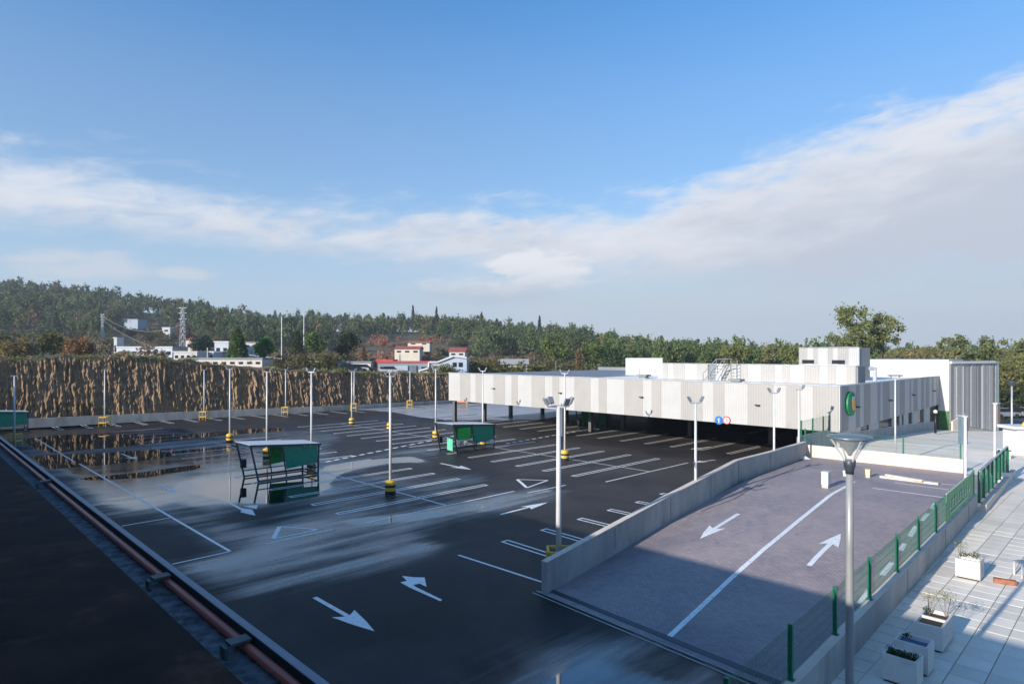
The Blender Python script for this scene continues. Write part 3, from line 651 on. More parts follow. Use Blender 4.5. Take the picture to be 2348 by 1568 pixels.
# ------------------------------------------------------------------ shop building
Lp = Vector((-7.5, 76.0)); Cp = Vector((22.59, 43.7)); Ep = Vector((43.3, 64.2)); ZT = 5.77
shop = thing('supermarket_building', 'long white and beige panelled shop on columns above the covered car park', 'building', (Cp.x, Cp.y, 0))
def on_line(p0, p1, px):
    k = (px - CXP) / FPX; dd = p1 - p0; t = (k * p0.y - p0.x) / (dd.x - k * dd.y); return p0 + dd * t, t
fn = Vector((-(Cp - Lp).y, (Cp - Lp).x)).normalized(); fn = -fn if fn.dot(Vector((-1, -1))) < 0 else fn      # outward, toward the camera
sn = Vector((.7, -.71))
def panel_run(p0, p1, bounds, x0, scl, z_bot, z_top, nvec, m1, m2, start_white=True, name='facade_panel', th=.10):
    """bounds are the picture columns where one cladding panel meets the next"""
    for i in range(len(bounds) - 1):
        xa, xb = [(x0 + b / scl) / 1.3773 for b in bounds[i:i + 2]]; qa, ta = on_line(p0, p1, xa); qb, tb = on_line(p0, p1, xb)
        wv = start_white ^ (i % 2 == 1); pr = .0 if wv else .012; o_ = Vector((nvec.x, nvec.y)) * (th + pr)
        g = (qb - qa).normalized() * .004; qa = qa + g; qb = qb - g; za = z_bot(ta) if callable(z_bot) else z_bot; zb = z_bot(tb) if callable(z_bot) else z_bot
        mb = MB(); bt = [(*qa, za), (*(qa + o_), za), (*(qb + o_), zb), (*qb, zb)]; tp = [(v[0], v[1], z_top) for v in bt]; mb.hexa(bt[::-1], tp[::-1]); mb.build(name, m1 if wv else m2, shop)
fb = [55, 155, 248, 297, 362, 457, 560, 620, 675, 800, 918, 988, 1048, 1185, 1330, 1405, 1475, 1635, 1800, 1880, 1968, 2145]
fb = [(1400 + b / 2.851) for b in fb] + [(1900 + b / 2.851) for b in (912, 1010, 1110, 1320, 1550, 1665, 1795, 1908, 2140, 2152)]
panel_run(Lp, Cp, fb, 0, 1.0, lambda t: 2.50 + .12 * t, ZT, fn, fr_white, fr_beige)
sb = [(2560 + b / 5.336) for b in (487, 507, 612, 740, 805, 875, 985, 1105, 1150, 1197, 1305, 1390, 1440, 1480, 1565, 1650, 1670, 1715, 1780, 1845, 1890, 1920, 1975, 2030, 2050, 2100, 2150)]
panel_run(Cp, Ep, sb, 0, 1.0, lambda t: 2.62 + .31 * t, ZT, sn, sd_white, sd_beige_shade, start_white=True)
# copings, soffit, roof deck
mb = MB()
for p, q, nn in ((Lp, Cp, fn), (Cp, Ep, sn)):
    e = (q - p).normalized() * .14; mb.hexa([(*(p + nn * .15 - e), ZT + .004), (*(p - nn * .3 - e), ZT + .004), (*(q - nn * .3 + e * .9), ZT + .004), (*(q + nn * .15 + e * .9), ZT + .004)][::-1], [(*(p + nn * .15 - e), ZT + .07), (*(p - nn * .3 - e), ZT + .07), (*(q - nn * .3 + e * .9), ZT + .07 + (.003 if nn is sn else 0)), (*(q + nn * .15 + e * .9), ZT + .07 + (.003 if nn is sn else 0))][::-1])
mb.build('coping', metal_g, shop)
Fp = Lp + (Ep - Cp)
k_ = .44; Mf = Lp.lerp(Cp, k_); Mb = Fp.lerp(Ep, k_)
mb = MB(); z = ZT - .12
mb.hexa([(*Mf, 4.9), (*Cp, 4.9), (*Ep, 4.9), (*Mb, 4.9)], [(*Mf, z), (*Cp, z), (*Ep, z), (*Mb, z)]); mb.build('roof', roof_white, shop)
mb = MB(); mb.hexa([(*(Lp + Vector((.05, 0))), 4.9), (*Mf, 4.9), (*Mb, 4.9), (*Fp, 4.9)], [(*(Lp + Vector((.05, 0))), z), (*Mf, z), (*Mb, z), (*Fp, z + .0)]); mb.build('roof', roof_grey, shop)
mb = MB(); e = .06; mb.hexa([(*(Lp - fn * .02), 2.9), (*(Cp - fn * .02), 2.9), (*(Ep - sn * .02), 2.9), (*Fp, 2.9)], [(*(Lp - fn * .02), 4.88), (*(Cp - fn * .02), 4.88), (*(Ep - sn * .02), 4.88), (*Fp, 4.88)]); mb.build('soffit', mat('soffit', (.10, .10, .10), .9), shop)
# back parapet, grey
mb = MB(); bdir = (Cp - Lp).normalized()
mb.bar((*Fp, 5.85), (*Fp.lerp(Ep, .45), 5.85), .2, .5); mb.build('parapet', roof_grey, shop)
# columns in the covered car park
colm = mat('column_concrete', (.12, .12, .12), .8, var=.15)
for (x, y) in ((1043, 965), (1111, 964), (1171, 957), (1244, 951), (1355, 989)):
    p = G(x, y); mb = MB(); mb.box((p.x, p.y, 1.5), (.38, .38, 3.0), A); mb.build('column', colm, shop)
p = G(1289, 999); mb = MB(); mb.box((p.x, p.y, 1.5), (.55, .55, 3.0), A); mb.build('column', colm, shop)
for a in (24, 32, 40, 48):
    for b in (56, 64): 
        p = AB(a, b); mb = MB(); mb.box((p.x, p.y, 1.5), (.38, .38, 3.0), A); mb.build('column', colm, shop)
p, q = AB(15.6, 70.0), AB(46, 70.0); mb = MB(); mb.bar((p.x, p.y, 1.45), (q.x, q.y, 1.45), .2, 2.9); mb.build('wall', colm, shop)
# inner side wall of the covered car park under the side facade: plinth with window bays
mb = MB(); p, q = Cp + (Ep - Cp) * .02 - sn * .12, Ep - sn * .12
def side(t): return p + (q - p) * t
bays = [tuple(on_line(Vector(p), Vector(q), c)[1] for c in pr) for pr in ((1974, 1993), (2015, 2046), (2055, 2063), (2067.5, 2072.5), (2083, 2092), (2106, 2119))]
zp = lambda t: 2.40 - 1.15 * t
mbp = MB(); n = 24
for i in range(n):
    t0, t1 = i / n, (i + 1) / n; a0, a1 = side(t0), side(t1); o_ = -sn * .2
    bt = [(*a0, -.4), (*(a0 + o_), -.4), (*(a1 + o_), -.4), (*a1, -.4)]; tp = [(*a0, zp(t0)), (*(a0 + o_), zp(t0)), (*(a1 + o_), zp(t1)), (*a1, zp(t1))]; mbp.hexa(bt, tp)
mbp.build('plinth_wall', concrete, shop)
edges = [0.02] + [x for b2 in bays for x in b2] + [.90]
for i in range(0, len(edges) - 1, 2):
    t0, t1 = edges[i], edges[i + 1]; a0, a1 = side(t0), side(t1); o_ = -sn * .15; z0, z1 = zp(t0) + .002, zp(t1) + .002; mb = MB()
    mb.hexa([(*a0, z0), (*(a0 + o_), z0), (*(a1 + o_), z1), (*a1, z1)], [(*a0, 3.0), (*(a0 + o_), 3.0), (*(a1 + o_), 3.0), (*a1, 3.0)]); mb.build('pier', mat('pier', (.50, .485, .46), .85), shop)
for (t0, t1) in bays:
    a0, a1 = side(t0) - sn * .1, side(t1) - sn * .1; mb = MB(); mb.bar((*a0, (zp(t0) + 3.0) / 2), (*a1, (zp(t1) + 3.0) / 2), .03, 3.0 - zp(t1)); mb.build('window', glass_dark, shop)
    mb = MB(); mb.bar((*(a0 + sn * .12), zp(t0) + .05), (*(a1 + sn * .12), zp(t1) + .05), .06, .05); mb.build('sill', metal_g, shop)
a0, a1 = side(.905) - sn * .1, side(.99) - sn * .1; mb = MB(); mb.bar((*a0, 1.7), (*a1, 1.65), .05, 2.4); mb.build('door', mat('door_brown', (.05, .035, .03), .5), shop)
# upper storey set back on the roof
u0 = Vector((14.3, 61.5)); u1 = u0 + Vector((.68, -.73)).normalized() * 17.9; un = fn; ZU = 7.12
ub = [(1900 + b / 2.851) for b in (512, 555, 603, 650, 752, 860, 962)]; uc = [(1900 + b / 2.851) for b in (1032, 1088, 1198, 1260, 1320, 1435, 1565, 1630, 1700, 1825, 1965, 2035, 2115, 2208, 2292)]
panel_run(u0, u1, ub, 0, 1.0, z + .02, ZU, un, fr_white, fr_beige); panel_run(u0, u1, uc, 0, 1.0, z + .02, ZU, un, fr_white, fr_beige)
mb = MB(); dpt = -fn * 1.6; e0 = on_line(u0, u1, 1512)[0] - fn * .01; e1 = u1 - fn * .01
mb.hexa([(*e0, z), (*e1, z), (*(e1 + dpt), z), (*(e0 + dpt), z)], [(*e0, ZU - .03), (*e1, ZU - .03), (*(e1 + dpt), ZU - .03), (*(e0 + dpt), ZU - .03)]); mb.build('roof_room', roof_grey, shop)
mb = MB(); mb.bar((*(e0 + fn * .06), ZU + .025), (*(e1 + fn * .06), ZU + .025), .24, .05); mb.build('coping', metal_g, shop)
# plain white block at the left of the upper storey
p = Vector((12.9, 71.8)); q = Vector((16.9, 71.0)); bk = Vector((1.5, 6)); zt = 7.58
mb = MB(); mb.hexa([(*p, z), (*q, z), (*(q + bk), z), (*(p + bk), z)], [(*p, zt), (*q, zt), (*(q + bk), zt), (*(p + bk), zt)]); mb.build('roof_block', white_wall, shop)
# tower box with louvres
tp0 = P(1833.5, 798, 62); tp1 = P(1969, 798, 56.5); q0 = Vector(tp0.xy); q1 = Vector(tp1.xy); tn = Vector((-(q1 - q0).y, (q1 - q0).x)).normalized(); tn = -tn if tn.y > 0 else tn
tb = [(1900 + b / 2.851) for b in (1782, 1860, 1915, 1955, 2045, 2090, 2135, 2232, 2325)]
panel_run(q0, q1, tb, 0, 1.0, z, 8.62, tn, fr_beige, fr_white)
mb = MB(); dp = -tn * 1.6; mb.hexa([(*(q0 - tn * .01), z), (*(q1 - tn * .01), z), (*(q1 + dp), z), (*(q0 + dp), z)], [(*(q0 - tn * .01), 8.6), (*(q1 - tn * .01), 8.6), (*(q1 + dp), 8.6), (*(q0 + dp), 8.6)]); mb.build('roof_tower', roof_grey, shop)
mb = MB(); mb.bar((*(q0 + tn * .05), 8.65), (*(q1 + tn * .05), 8.65), .28, .06); mb.build('coping', metal_g, shop)
for (xa, xb) in ((1815, 1920), (2083, 2198)):
    a0 = on_line(q0, q1, (1900 + xa / 2.851) / 1.3773)[0] + tn * .135; a1 = on_line(q0, q1, (1900 + xb / 2.851) / 1.3773)[0] + tn * .135; mb = MB()
    mb.bar((*a0, 7.30), (*a1, 7.30), .03, .34); lo = mb.build('louvre', black, shop)
    for k in range(3): mb = MB(); mb.bar((*(a0 + tn * .04), 7.20 + k * .1), (*(a1 + tn * .04), 7.20 + k * .1), .03, .02); mb.build('slat', metal_d, lo)
# tall white end wall facing the car park
a0, a1 = Vector((37.9, 69.7)), Vector((43.95, 63.55)); en = Vector((-.71, -.70)); dn = -en * 12
mb = MB(); mb.hexa([(*a0, z), (*Ep, z), (*(Ep + dn), z), (*(a0 + dn), z)], [(*a0, 7.45), (*Ep, 7.45), (*(Ep + dn), 7.45), (*(a0 + dn), 7.45)]); mb.build('end_block', white_wall, shop)
mb = MB(); q = Ep + (a1 - Ep) * .02; mb.hexa([(*(q + en * .05), 2.3), (*(a1 + en * .05), 2.3), (*(a1 + dn * .05), 2.3), (*(q + dn * .05), 2.3)], [(*(q + en * .05), 7.46), (*(a1 + en * .05), 7.46), (*(a1 + dn * .05), 7.46), (*(q + dn * .05), 7.46)]); mb.build('end_pier', mat('pier_light', (.56, .55, .52), .7), shop)
mb = MB(); mb.hexa([(*(q + en * .04), .3), (*(a1 + en * .04), .3), (*(a1 + dn * .05), .3), (*(q + dn * .05), .3)], [(*(q + en * .04), 2.29), (*(a1 + en * .04), 2.29), (*(a1 + dn * .05), 2.29), (*(q + dn * .05), 2.29)]); mb.build('glass_door', mat('door_green', (.06, .16, .05), .3), shop)
# ribbed street facade further right
f0, f1 = Vector((43.98, 63.5)), Vector((51.8, 68.0)); fdir = (f1 - f0).normalized(); f2n = Vector((fdir.y, -fdir.x)); Lf = (f1 - f0).length; n = 26
rib_a, rib_b = mat('rib_grey', (.34, .335, .325), .5, var=.05), mat('rib_dark', (.24, .235, .235), .5, var=.05); rib_c = mat('rib_light', (.44, .435, .42), .5, var=.05)
random.seed(5); t = 0; 
while t < .999:
    wd_ = random.choice((.022, .03, .045, .055)); t1 = min(1, t + wd_); a0 = f0 + fdir * Lf * t; a1 = f0 + fdir * Lf * (t1 - .002); m_ = random.choice((rib_a, rib_a, rib_b, rib_c)); th = random.choice((.04, .07, .1)); zb = 1.1 - 1.3 * t
    mb = MB(); bt = [(*a0, zb), (*a1, zb - .04), (*(a1 + f2n * th), zb - .04), (*(a0 + f2n * th), zb)]; mb.hexa(bt[::-1], [(v[0], v[1], 7.0) for v in bt][::-1]); mb.build('facade_panel', m_, shop); t = t1
mb = MB(); mb.hexa([(*f0, -1), (*f1, -1), (*(f1 + Vector((2, 14))), -1), (*(f0 + Vector((2, 14))), -1)], [(*f0, 7.05), (*f1, 7.05), (*(f1 + Vector((2, 14))), 7.05), (*(f0 + Vector((2, 14))), 7.05)]); mb.build('street_block', mat('block_grey', (.36, .36, .34), .7), shop)
mb = MB(); mb.bar((*(f0 + f2n * .1), 7.19), (*(f1 + f2n * .1), 7.19), .25, .26); mb.build('coping', white_wall, shop)
mb = MB(); mb.bar((*(f1 + fdir * .3 + f2n * .02), 3.2), (*(f1 + fdir * 1.1 + f2n * .02), 3.2), .1, 8.1); mb.build('corner_panel', mat('corner_pale', (.36, .40, .37), .6), shop)
mb = MB(); mb.hexa([(*(f0 + f2n * .12), -.3), (*(f0 + f2n * .3), -.3), (*(f0 + fdir * 2.4 + f2n * .3), -.3), (*(f0 + fdir * 2.4 + f2n * .12), -.3)], [(*(f0 + f2n * .12), 1.3), (*(f0 + f2n * .3), 1.3), (*(f0 + fdir * 2.4 + f2n * .3), 1.9), (*(f0 + fdir * 2.4 + f2n * .12), 1.9)]); mb.build('side_wall', conc_light, shop)
# roof gear
def roof_at(x, y, zz=None): 
    zz = z if zz is None else zz
    return G(x, y, zz)
for (x0, x1, y0, y1) in ((1463, 1489, 858, 867), (1674, 1703, 868.6, 879), (1815, 1836, 860, 869)):
    c = G((x0 + x1) / 2, y1, z); wv = (x1 - x0) * c.y / FPX; mb = MB(); mb.box(c + UP * .28, (wv, wv * .8, .16), A); mb.box(c + UP * .1, (wv * .7, wv * .5, .2), A); mb.build('roof_vent', mat('vent_grey', (.22, .23, .23), .6), shop)
c = G(2006, 876, z); mb = MB(); mb.tube(c, c + UP * 1.1, .16); mb.tube(c + UP * 1.1 + Vector((.12, 0, 0)), c + UP * 1.18 + Vector((-.45, 0, 0)), .16); mb.build('duct', metal_g, shop)
c = G(1679, 871, z); mb = MB(); mb.tube(c, c + UP * .9, .06); mb.tube(c + UP * .9, c + UP * 1.1, .14); mb.build('flue', metal_g, shop)
c = G(1466, 862, z); mb = MB(); mb.tube(c, c + UP * .9, .05); mb.build('flue', metal_g, shop)
# step ladder over the upper storey
st = G(1612, 874, z); en_ = Vector((st.x + 1.1, st.y - .2, z + 1.35)); mb = MB()
for o_ in (0, .7):
    oo = Vector((o_, .1 * o_, 0)); mb.bar(st + oo, en_ + oo, .05); mb.bar(st + oo + UP * .7, en_ + oo + UP * .6, .05); mb.bar(en_ + oo, en_ + oo + Vector((.7, -.1, 0)), .05); mb.bar(en_ + oo + UP * .6, en_ + oo + UP * .6 + Vector((.7, -.1, 0)), .05)
    for f in (0, .5, 1): mb.bar(st.lerp(en_, f) + oo, st.lerp(en_, f) + oo + UP * .65, .045)
mb.build('step_rail', MATS['vent_grey'], shop)
for k in range(6): mb = MB(); mb.bar(st.lerp(en_, k / 5), st.lerp(en_, k / 5) + Vector((.7, .07, 0)), .12, .04); mb.build('step', MATS['vent_grey'], shop)
mb = MB(); c = en_ + Vector((1.2, -.25, 0))
for o_ in (0, .55): mb.bar(c + Vector((o_, 0, -1.35)), c + Vector((o_, 0, .5)), .05)
for k in range(6): mb.bar(c + Vector((0, 0, -1.2 + k * .3)), c + Vector((.55, 0, -1.2 + k * .3)), .04)
mb.build('ladder', MATS['vent_grey'], shop)
# wall lights
for (xa, ya) in ((465, 645), (1065, 685), (1795, 722)):
    q, t = on_line(Lp, Cp, (1400 + xa / 2.851) / 1.3773); zz = CAMZ + (HYP - (1000 + ya / 2.851) / 1.3773) * q.y / FPX; mb = MB(); mb.box((*(q + fn * .24), zz), (.34, .22, .09), (fn.y, -fn.x, 0)); mb.box((*(q + fn * .14), zz - .03), (.12, .05, .14), (fn.y, -fn.x, 0)); mb.build('wall_light', metal_d, shop)
q, t = on_line(Lp, Cp, (1900 + 1415 / 2.851) / 1.3773); zz = CAMZ + (HYP - (940 + 965 / 2.851) / 1.3773) * q.y / FPX; mb = MB(); mb.box((*(q + fn * .24), zz), (.34, .22, .09), (fn.y, -fn.x, 0)); mb.build('wall_light', metal_d, shop)
for (xa, ya) in ((745, 450), (1305, 340), (1695, 250), (2045, 180)):
    q, t = on_line(Cp, Ep, (2560 + xa / 5.336) / 1.3773); zz = CAMZ + (HYP - (1200 + ya / 5.336) / 1.3773) * q.y / FPX; mb = MB(); mb.box((*(q + sn * .24), zz), (.34, .22, .10), (sn.y, -sn.x, 0)); mb.build('wall_light', metal_d, shop)
# round roadside signs fixed on the bottom of the fascia
def disc(mb, c, r, n2, up, th=.03, n=20):
    c = Vector(c); n2 = Vector((n2.x, n2.y, 0)); s_ = up.cross(n2)
    a = [c + (s_ * math.cos(2 * math.pi * k / n) + up * math.sin(2 * math.pi * k / n)) * r for k in range(n)]; mb.hexa(a, [v + n2 * th for v in a])
q, t = on_line(Lp, Cp, 1650.5); zz = CAMZ + (HYP - 963) * q.y / FPX; sg = thing('blue_arrow_sign', 'round blue sign with a white arrow on the lower edge of the shop front', 'sign', (*(q + fn * .13), zz)); mb = MB(); disc(mb, (*(q + fn * .13), zz), .34, fn, UP); mb.build('sign_plate', mat('sign_blue', (.01, .16, .5), .4), sg)
sdv = Vector((fn.y, -fn.x, 0)); c = Vector((*(q + fn * .165), zz)); mb = MB(); mb.box(c - UP * .05, (.09, .01, .3), sdv); mb.face([c - sdv * .17 + UP * .02, c + sdv * .17 + UP * .02, c + UP * .24]); mb.face([c - sdv * .17 + UP * .02, c + UP * .24, c + sdv * .17 + UP * .02]); mb.build('arrow_mark', white_wall, sg)
q, t = on_line(Lp, Cp, 1668.5); zz = CAMZ + (HYP - 963) * q.y / FPX; c = Vector((*(q + fn * .13), zz)); sg = thing('red_border_sign', 'small white sign with a red border beside the round blue arrow sign', 'sign', c); mb = MB(); disc(mb, c, .32, fn, UP); mb.build('sign_plate', brick_red, sg)
fv = Vector((fn.x, fn.y, 0)); mb = MB(); disc(mb, c + fv * .032, .24, fn, UP, .01); mb.build('sign_face', white_wall, sg); mb = MB(); mb.box(c + fv * .05 + UP * .07, (.2, .01, .05), sdv); mb.box(c + fv * .05 - UP * .06, (.12, .01, .07), sdv); mb.build('symbol', brick_red, sg)
# round green and orange emblem on the side facade
q, t = on_line(Cp, Ep, 1943.5); zz = CAMZ + (HYP - 925) * q.y / FPX; c = Vector((*(q + sn * .16), zz)); sg = thing('round_emblem_sign', 'large round green emblem with an orange block on the shaded side of the shop', 'sign', c); sv = Vector((sn.x, sn.y, 0)); sr = Vector((sn.y * -1, sn.x, 0)) * 1.0
mb = MB(); disc(mb, c, .86, sn, UP, .14, 28); mb.build('emblem_disc', mat('emblem_green', (.005, .22, .07), .4), sg)
mb = MB(); mb.box(c + sv * .15 + sr * .22 + UP * .1, (.62, .03, .8), sr); mb.build('emblem_panel', mat('emblem_pale', (.45, .60, .45), .4), sg)
mb = MB(); mb.box(c + sv * .175 + sr * .30 - UP * .12, (.52, .03, .72), sr); mb.build('emblem_block', mat('emblem_orange', (.85, .36, .06), .4), sg)
mb = MB(); mb.box(c + sv * .15 + sr * .3 + UP * .64, (.34, .03, .14), sr); mb.build('emblem_notch', mat('emblem_dark', (.01, .12, .04), .4), sg)

# ------------------------------------------------------------------ the building the photographer stands on
own = thing('own_building', 'dark flat roofed building edge at the lower left, seen from above', 'building', AB(0, -3, 0))
mb = MB(); m_ = mat('own_wall', (.45, .43, .40), .8)
mb.hexa([AB(-60, -1, -.2), AB(75, -1, -.2), AB(75, -14, -.2), AB(-60, -14, -.2)][::-1], [AB(-60, -1, 8.25), AB(75, -1, 8.25), AB(75, -14, 8.25), AB(-60, -14, 8.25)][::-1]); mb.build('rear_block', m_, own)
dk = mat('tar_roof', (.026, .014, .010), .9, var=.7, scale=1.6, bump=.25, bscale=5, spec=.25, dirt=((.10, .045, .028), 1.3, .95))
mb = MB(); mb.hexa([AB(-6, -.98, 4.4), AB(76, -.98, 4.4), AB(76, 1.68, 4.4), AB(-6, 1.68, 4.4)], [AB(-6, -.98, 5.8), AB(76, -.98, 5.8), AB(76, 1.68, 5.8), AB(-6, 1.68, 5.8)]); mb.build('roof_slab', dk, own)
grav = mat('roof_gravel', (.13, .13, .135), .95, var=.6, scale=7, bump=.8, bscale=16)
mb = MB(); mb.hexa([AB(-6, 1.69, 4.3), AB(76, 1.69, 4.3), AB(76, 2.765, 4.3), AB(-6, 2.765, 4.3)], [AB(-6, 1.69, 4.82), AB(76, 1.69, 4.82), AB(76, 2.765, 4.82), AB(-6, 2.765, 4.82)]); mb.build('gutter_floor', grav, own)
mb = MB(); mb.hexa([AB(-6, 2.77, -.1), AB(76, 2.77, -.1), AB(76, 2.81, -.1), AB(-6, 2.81, -.1)], [AB(-6, 2.77, 4.99), AB(76, 2.77, 4.99), AB(76, 2.81, 4.99), AB(-6, 2.81, 4.99)]); mb.build('edge_upstand', mat('upstand', (.03, .03, .03), .7), own)
mb = MB(); mb.hexa([AB(-6, 2.762, 4.992), AB(76, 2.762, 4.992), AB(76, 2.85, 4.992), AB(-6, 2.85, 4.992)], [AB(-6, 2.762, 5.005), AB(76, 2.762, 5.005), AB(76, 2.85, 5.005), AB(-6, 2.85, 5.005)]); mb.build('edge_coping', mat('coping_zinc', (.24, .26, .29), .5, .3), own)
pipe = mat('red_pipe', (.50, .11, .07), .4, var=.15, scale=3)
mb = MB()
mb.tube(AB(-6, 2.70, 4.89), AB(76, 2.70, 4.89), .052, n=16); o = mb.build('roof_pipe', pipe, smooth=False); tag(o, 'thin terracotta red pipe running inside the roof edge at lower left', 'pipe')
for i, (x, y) in enumerate(((107, 1103), (374, 1340), (553, 1490))):
    kx = (x - CXP) / FPX; a = (B.x * 2.66 - kx * B.y * 2.66) / (kx * A.y - A.x); c = AB(a, 2.63, 4.93)
    mb = MB(); mb.box(c + UP * .035, (.17, .22, .03), A, B); mb.box(c - B * .15 - UP * .04, (.14, .03, .12), A, B)
    o = mb.build('pipe_bracket', mat('bracket', (.10, .12, .12), .6, .3), smooth=False)
    tag(o, ('small grey bracket over the red pipe, farthest along the roof edge', 'grey metal bracket over the red pipe, middle one of three', 'grey metal bracket over the red pipe nearest the bottom of the photo')[i], 'bracket', 'brackets holding the red roof pipe')

# ------------------------------------------------------------------ lamp poles of the car park
def pole(name, label, x, y, ztop, base, heads, rad=.075, ang=0.0, grp='floodlight poles of the car park'):
    t = thing(name, label, 'lamp post', (x, y, 0), grp); mb = MB(); mb.tube((x, y, 0), (x, y, ztop), rad * 1.15, rad * .8, 10); mb.build('pole', metal_w, t, True)
    if base == 'drum':
        mb = MB(); mb.lathe((x, y, 0), [(.30, 0), (.31, .04), (.31, .18)]); mb.build('base_band', bandblk, t)
        mb = MB(); mb.lathe((x, y, .181), [(.312, 0), (.312, .19)]); mb.build('base_band', yellow, t)
        mb = MB(); mb.lathe((x, y, .372), [(.31, 0), (.31, .14)]); mb.build('base_band', bandblk, t)
        mb = MB(); mb.lathe((x, y, .513), [(.312, 0), (.312, .12), (.27, .22), (.14, .26), (.0901, .262)]); mb.build('base_band', yellow, t)
    if base == 'cage':
        mb = MB(); h = .38
        for sa in (-h, h):
            for sb_ in (-h, h): mb.bar((x + sa, y + sb_, 0), (x + sa, y + sb_, 1.05), .07)
        for zz in (.45, 1.05):
            for (p0, p1) in (((-h, -h), (h, -h)), ((h, -h), (h, h)), ((h, h), (-h, h)), ((-h, h), (-h, -h))): mb.bar((x + p0[0], y + p0[1], zz), (x + p1[0], y + p1[1], zz), .08)
        mb.build('guard_frame', yellow, t)
    ca, sa = math.cos(ang), math.sin(ang)
    if heads:
        L = .24 if heads < 4 else .45; mb = MB(); mb.bar((x - ca * L, y - sa * L, ztop), (x + ca * L, y + sa * L, ztop), .06)
        if heads >= 3: mb.bar((x + sa * L, y - ca * L, ztop), (x - sa * L, y + ca * L, ztop), .055)
        mb.build('cross_arm', metal_g, t)
        spots = [(1, 0), (-1, 0), (0, 1), (0, -1)][:heads]
        for (i, j) in spots:
            px_, py_ = x + (ca * i - sa * j) * L, y + (sa * i + ca * j) * L; mb = MB(); dv = Vector((ca * i - sa * j, sa * i + ca * j, 0)); tl = (dv * .5 + UP * .86).normalized()
            mb.box((px_ + dv.x * .07, py_ + dv.y * .07, ztop + .19), (.26, .20, .07), tl, None, (dv * -.86 + UP * .5).normalized()); mb.bar((px_, py_, ztop), (px_ + dv.x * .08, py_ + dv.y * .08, ztop + .16), .035); mb.build('floodlight', mat('lamp_housing', (.26, .27, .28), .45, .2), t)
    return t
poles = [
 (895, 1131, 854, 'drum', 2, 'white floodlight pole with banded yellow drum nearest in the middle of the wet asphalt'),
 (714, 1070, 846, 'drum', 2, 'white floodlight pole directly behind the right half of the nearest trolley shelter'),
 (612, 1050, 846, 'drum', 2, 'white floodlight pole with its yellow drum seen under the nearest trolley shelter'),
 (527, 1013, 841, 'drum', 2, 'white floodlight pole left of the nearest trolley shelter, banded drum mirrored in a puddle'),
 (999, 1006, 842, 'drum', 2, 'white floodlight pole with banded drum just left of the second trolley shelter'),
 (1107, 1021.7, 845, 'drum', 2, 'white floodlight pole rising behind the roof of the second trolley shelter'),
 (1295, 1054.6, 849.5, 'drum', 2, 'white floodlight pole with banded drum in front of the dark gap under the shop'),
 (806.5, 973.3, 848, 'drum', 2, 'white floodlight pole with banded drum in the far stalls, a second pole close behind it'),
 (893.5, 986, 849, 'drum', 2, 'white floodlight pole in the far stalls lined up behind the nearest middle pole'),
 (812, 942, 846, 'cage', 1, 'thin floodlight pole with yellow guard by the rock wall, just behind another pole'),
 (940, 934, 847, 'cage', 1, 'thin floodlight pole with yellow guard by the light concrete apron'),
 (655, 951.4, 843, 'cage', 1, 'floodlight pole with yellow guard by the rock wall, right of the middle of the wall'),
 (468, 963, 843.6, 'cage', 1, 'floodlight pole with yellow guard by the rock wall, above the long brown puddle'),
 (240, 977.5, 843.6, 'cage', 1, 'floodlight pole with yellow guard by the rock wall, mirrored in the dark puddle at left'),
 (33, 1022, 856, 'cage', 1, 'floodlight pole at the far left edge beside the dark green trolley shelter')]
for (x, y, yt, bs_, hd, lb) in poles:
    p = G(x, y); zt_ = CAMZ + (HYP - yt) * p.y / FPX - (.22 if hd else 0); pole('floodlight_pole', lb, p.x, p.y, zt_, bs_, hd, .068, random.choice((0, .25, -.3)) if hd > 1 else .6)
pole('floodlight_pole', 'near floodlight pole with four lamps at the low end of the ramp wall', 1.66, 22.5, 6.15, 'cage', 4, .095, .5)
for (x, y, zt_, n_, lb) in ((8.5, 29.25, 5.75, 2, 'twin floodlight pole standing behind the middle of the ramp wall'), (15.45, 37.25, 5.72, 2, 'twin floodlight pole behind the upper part of the ramp wall'), (18.5, 40.75, 5.72, 1, 'slim floodlight pole at the far end of the ramp wall near the shop corner')):
    pole('floodlight_pole', lb, x, y, zt_, None, n_, .065, .2)
for k in (0,):  # yellow guard next to the pole at left edge is part of that pole already
    pass

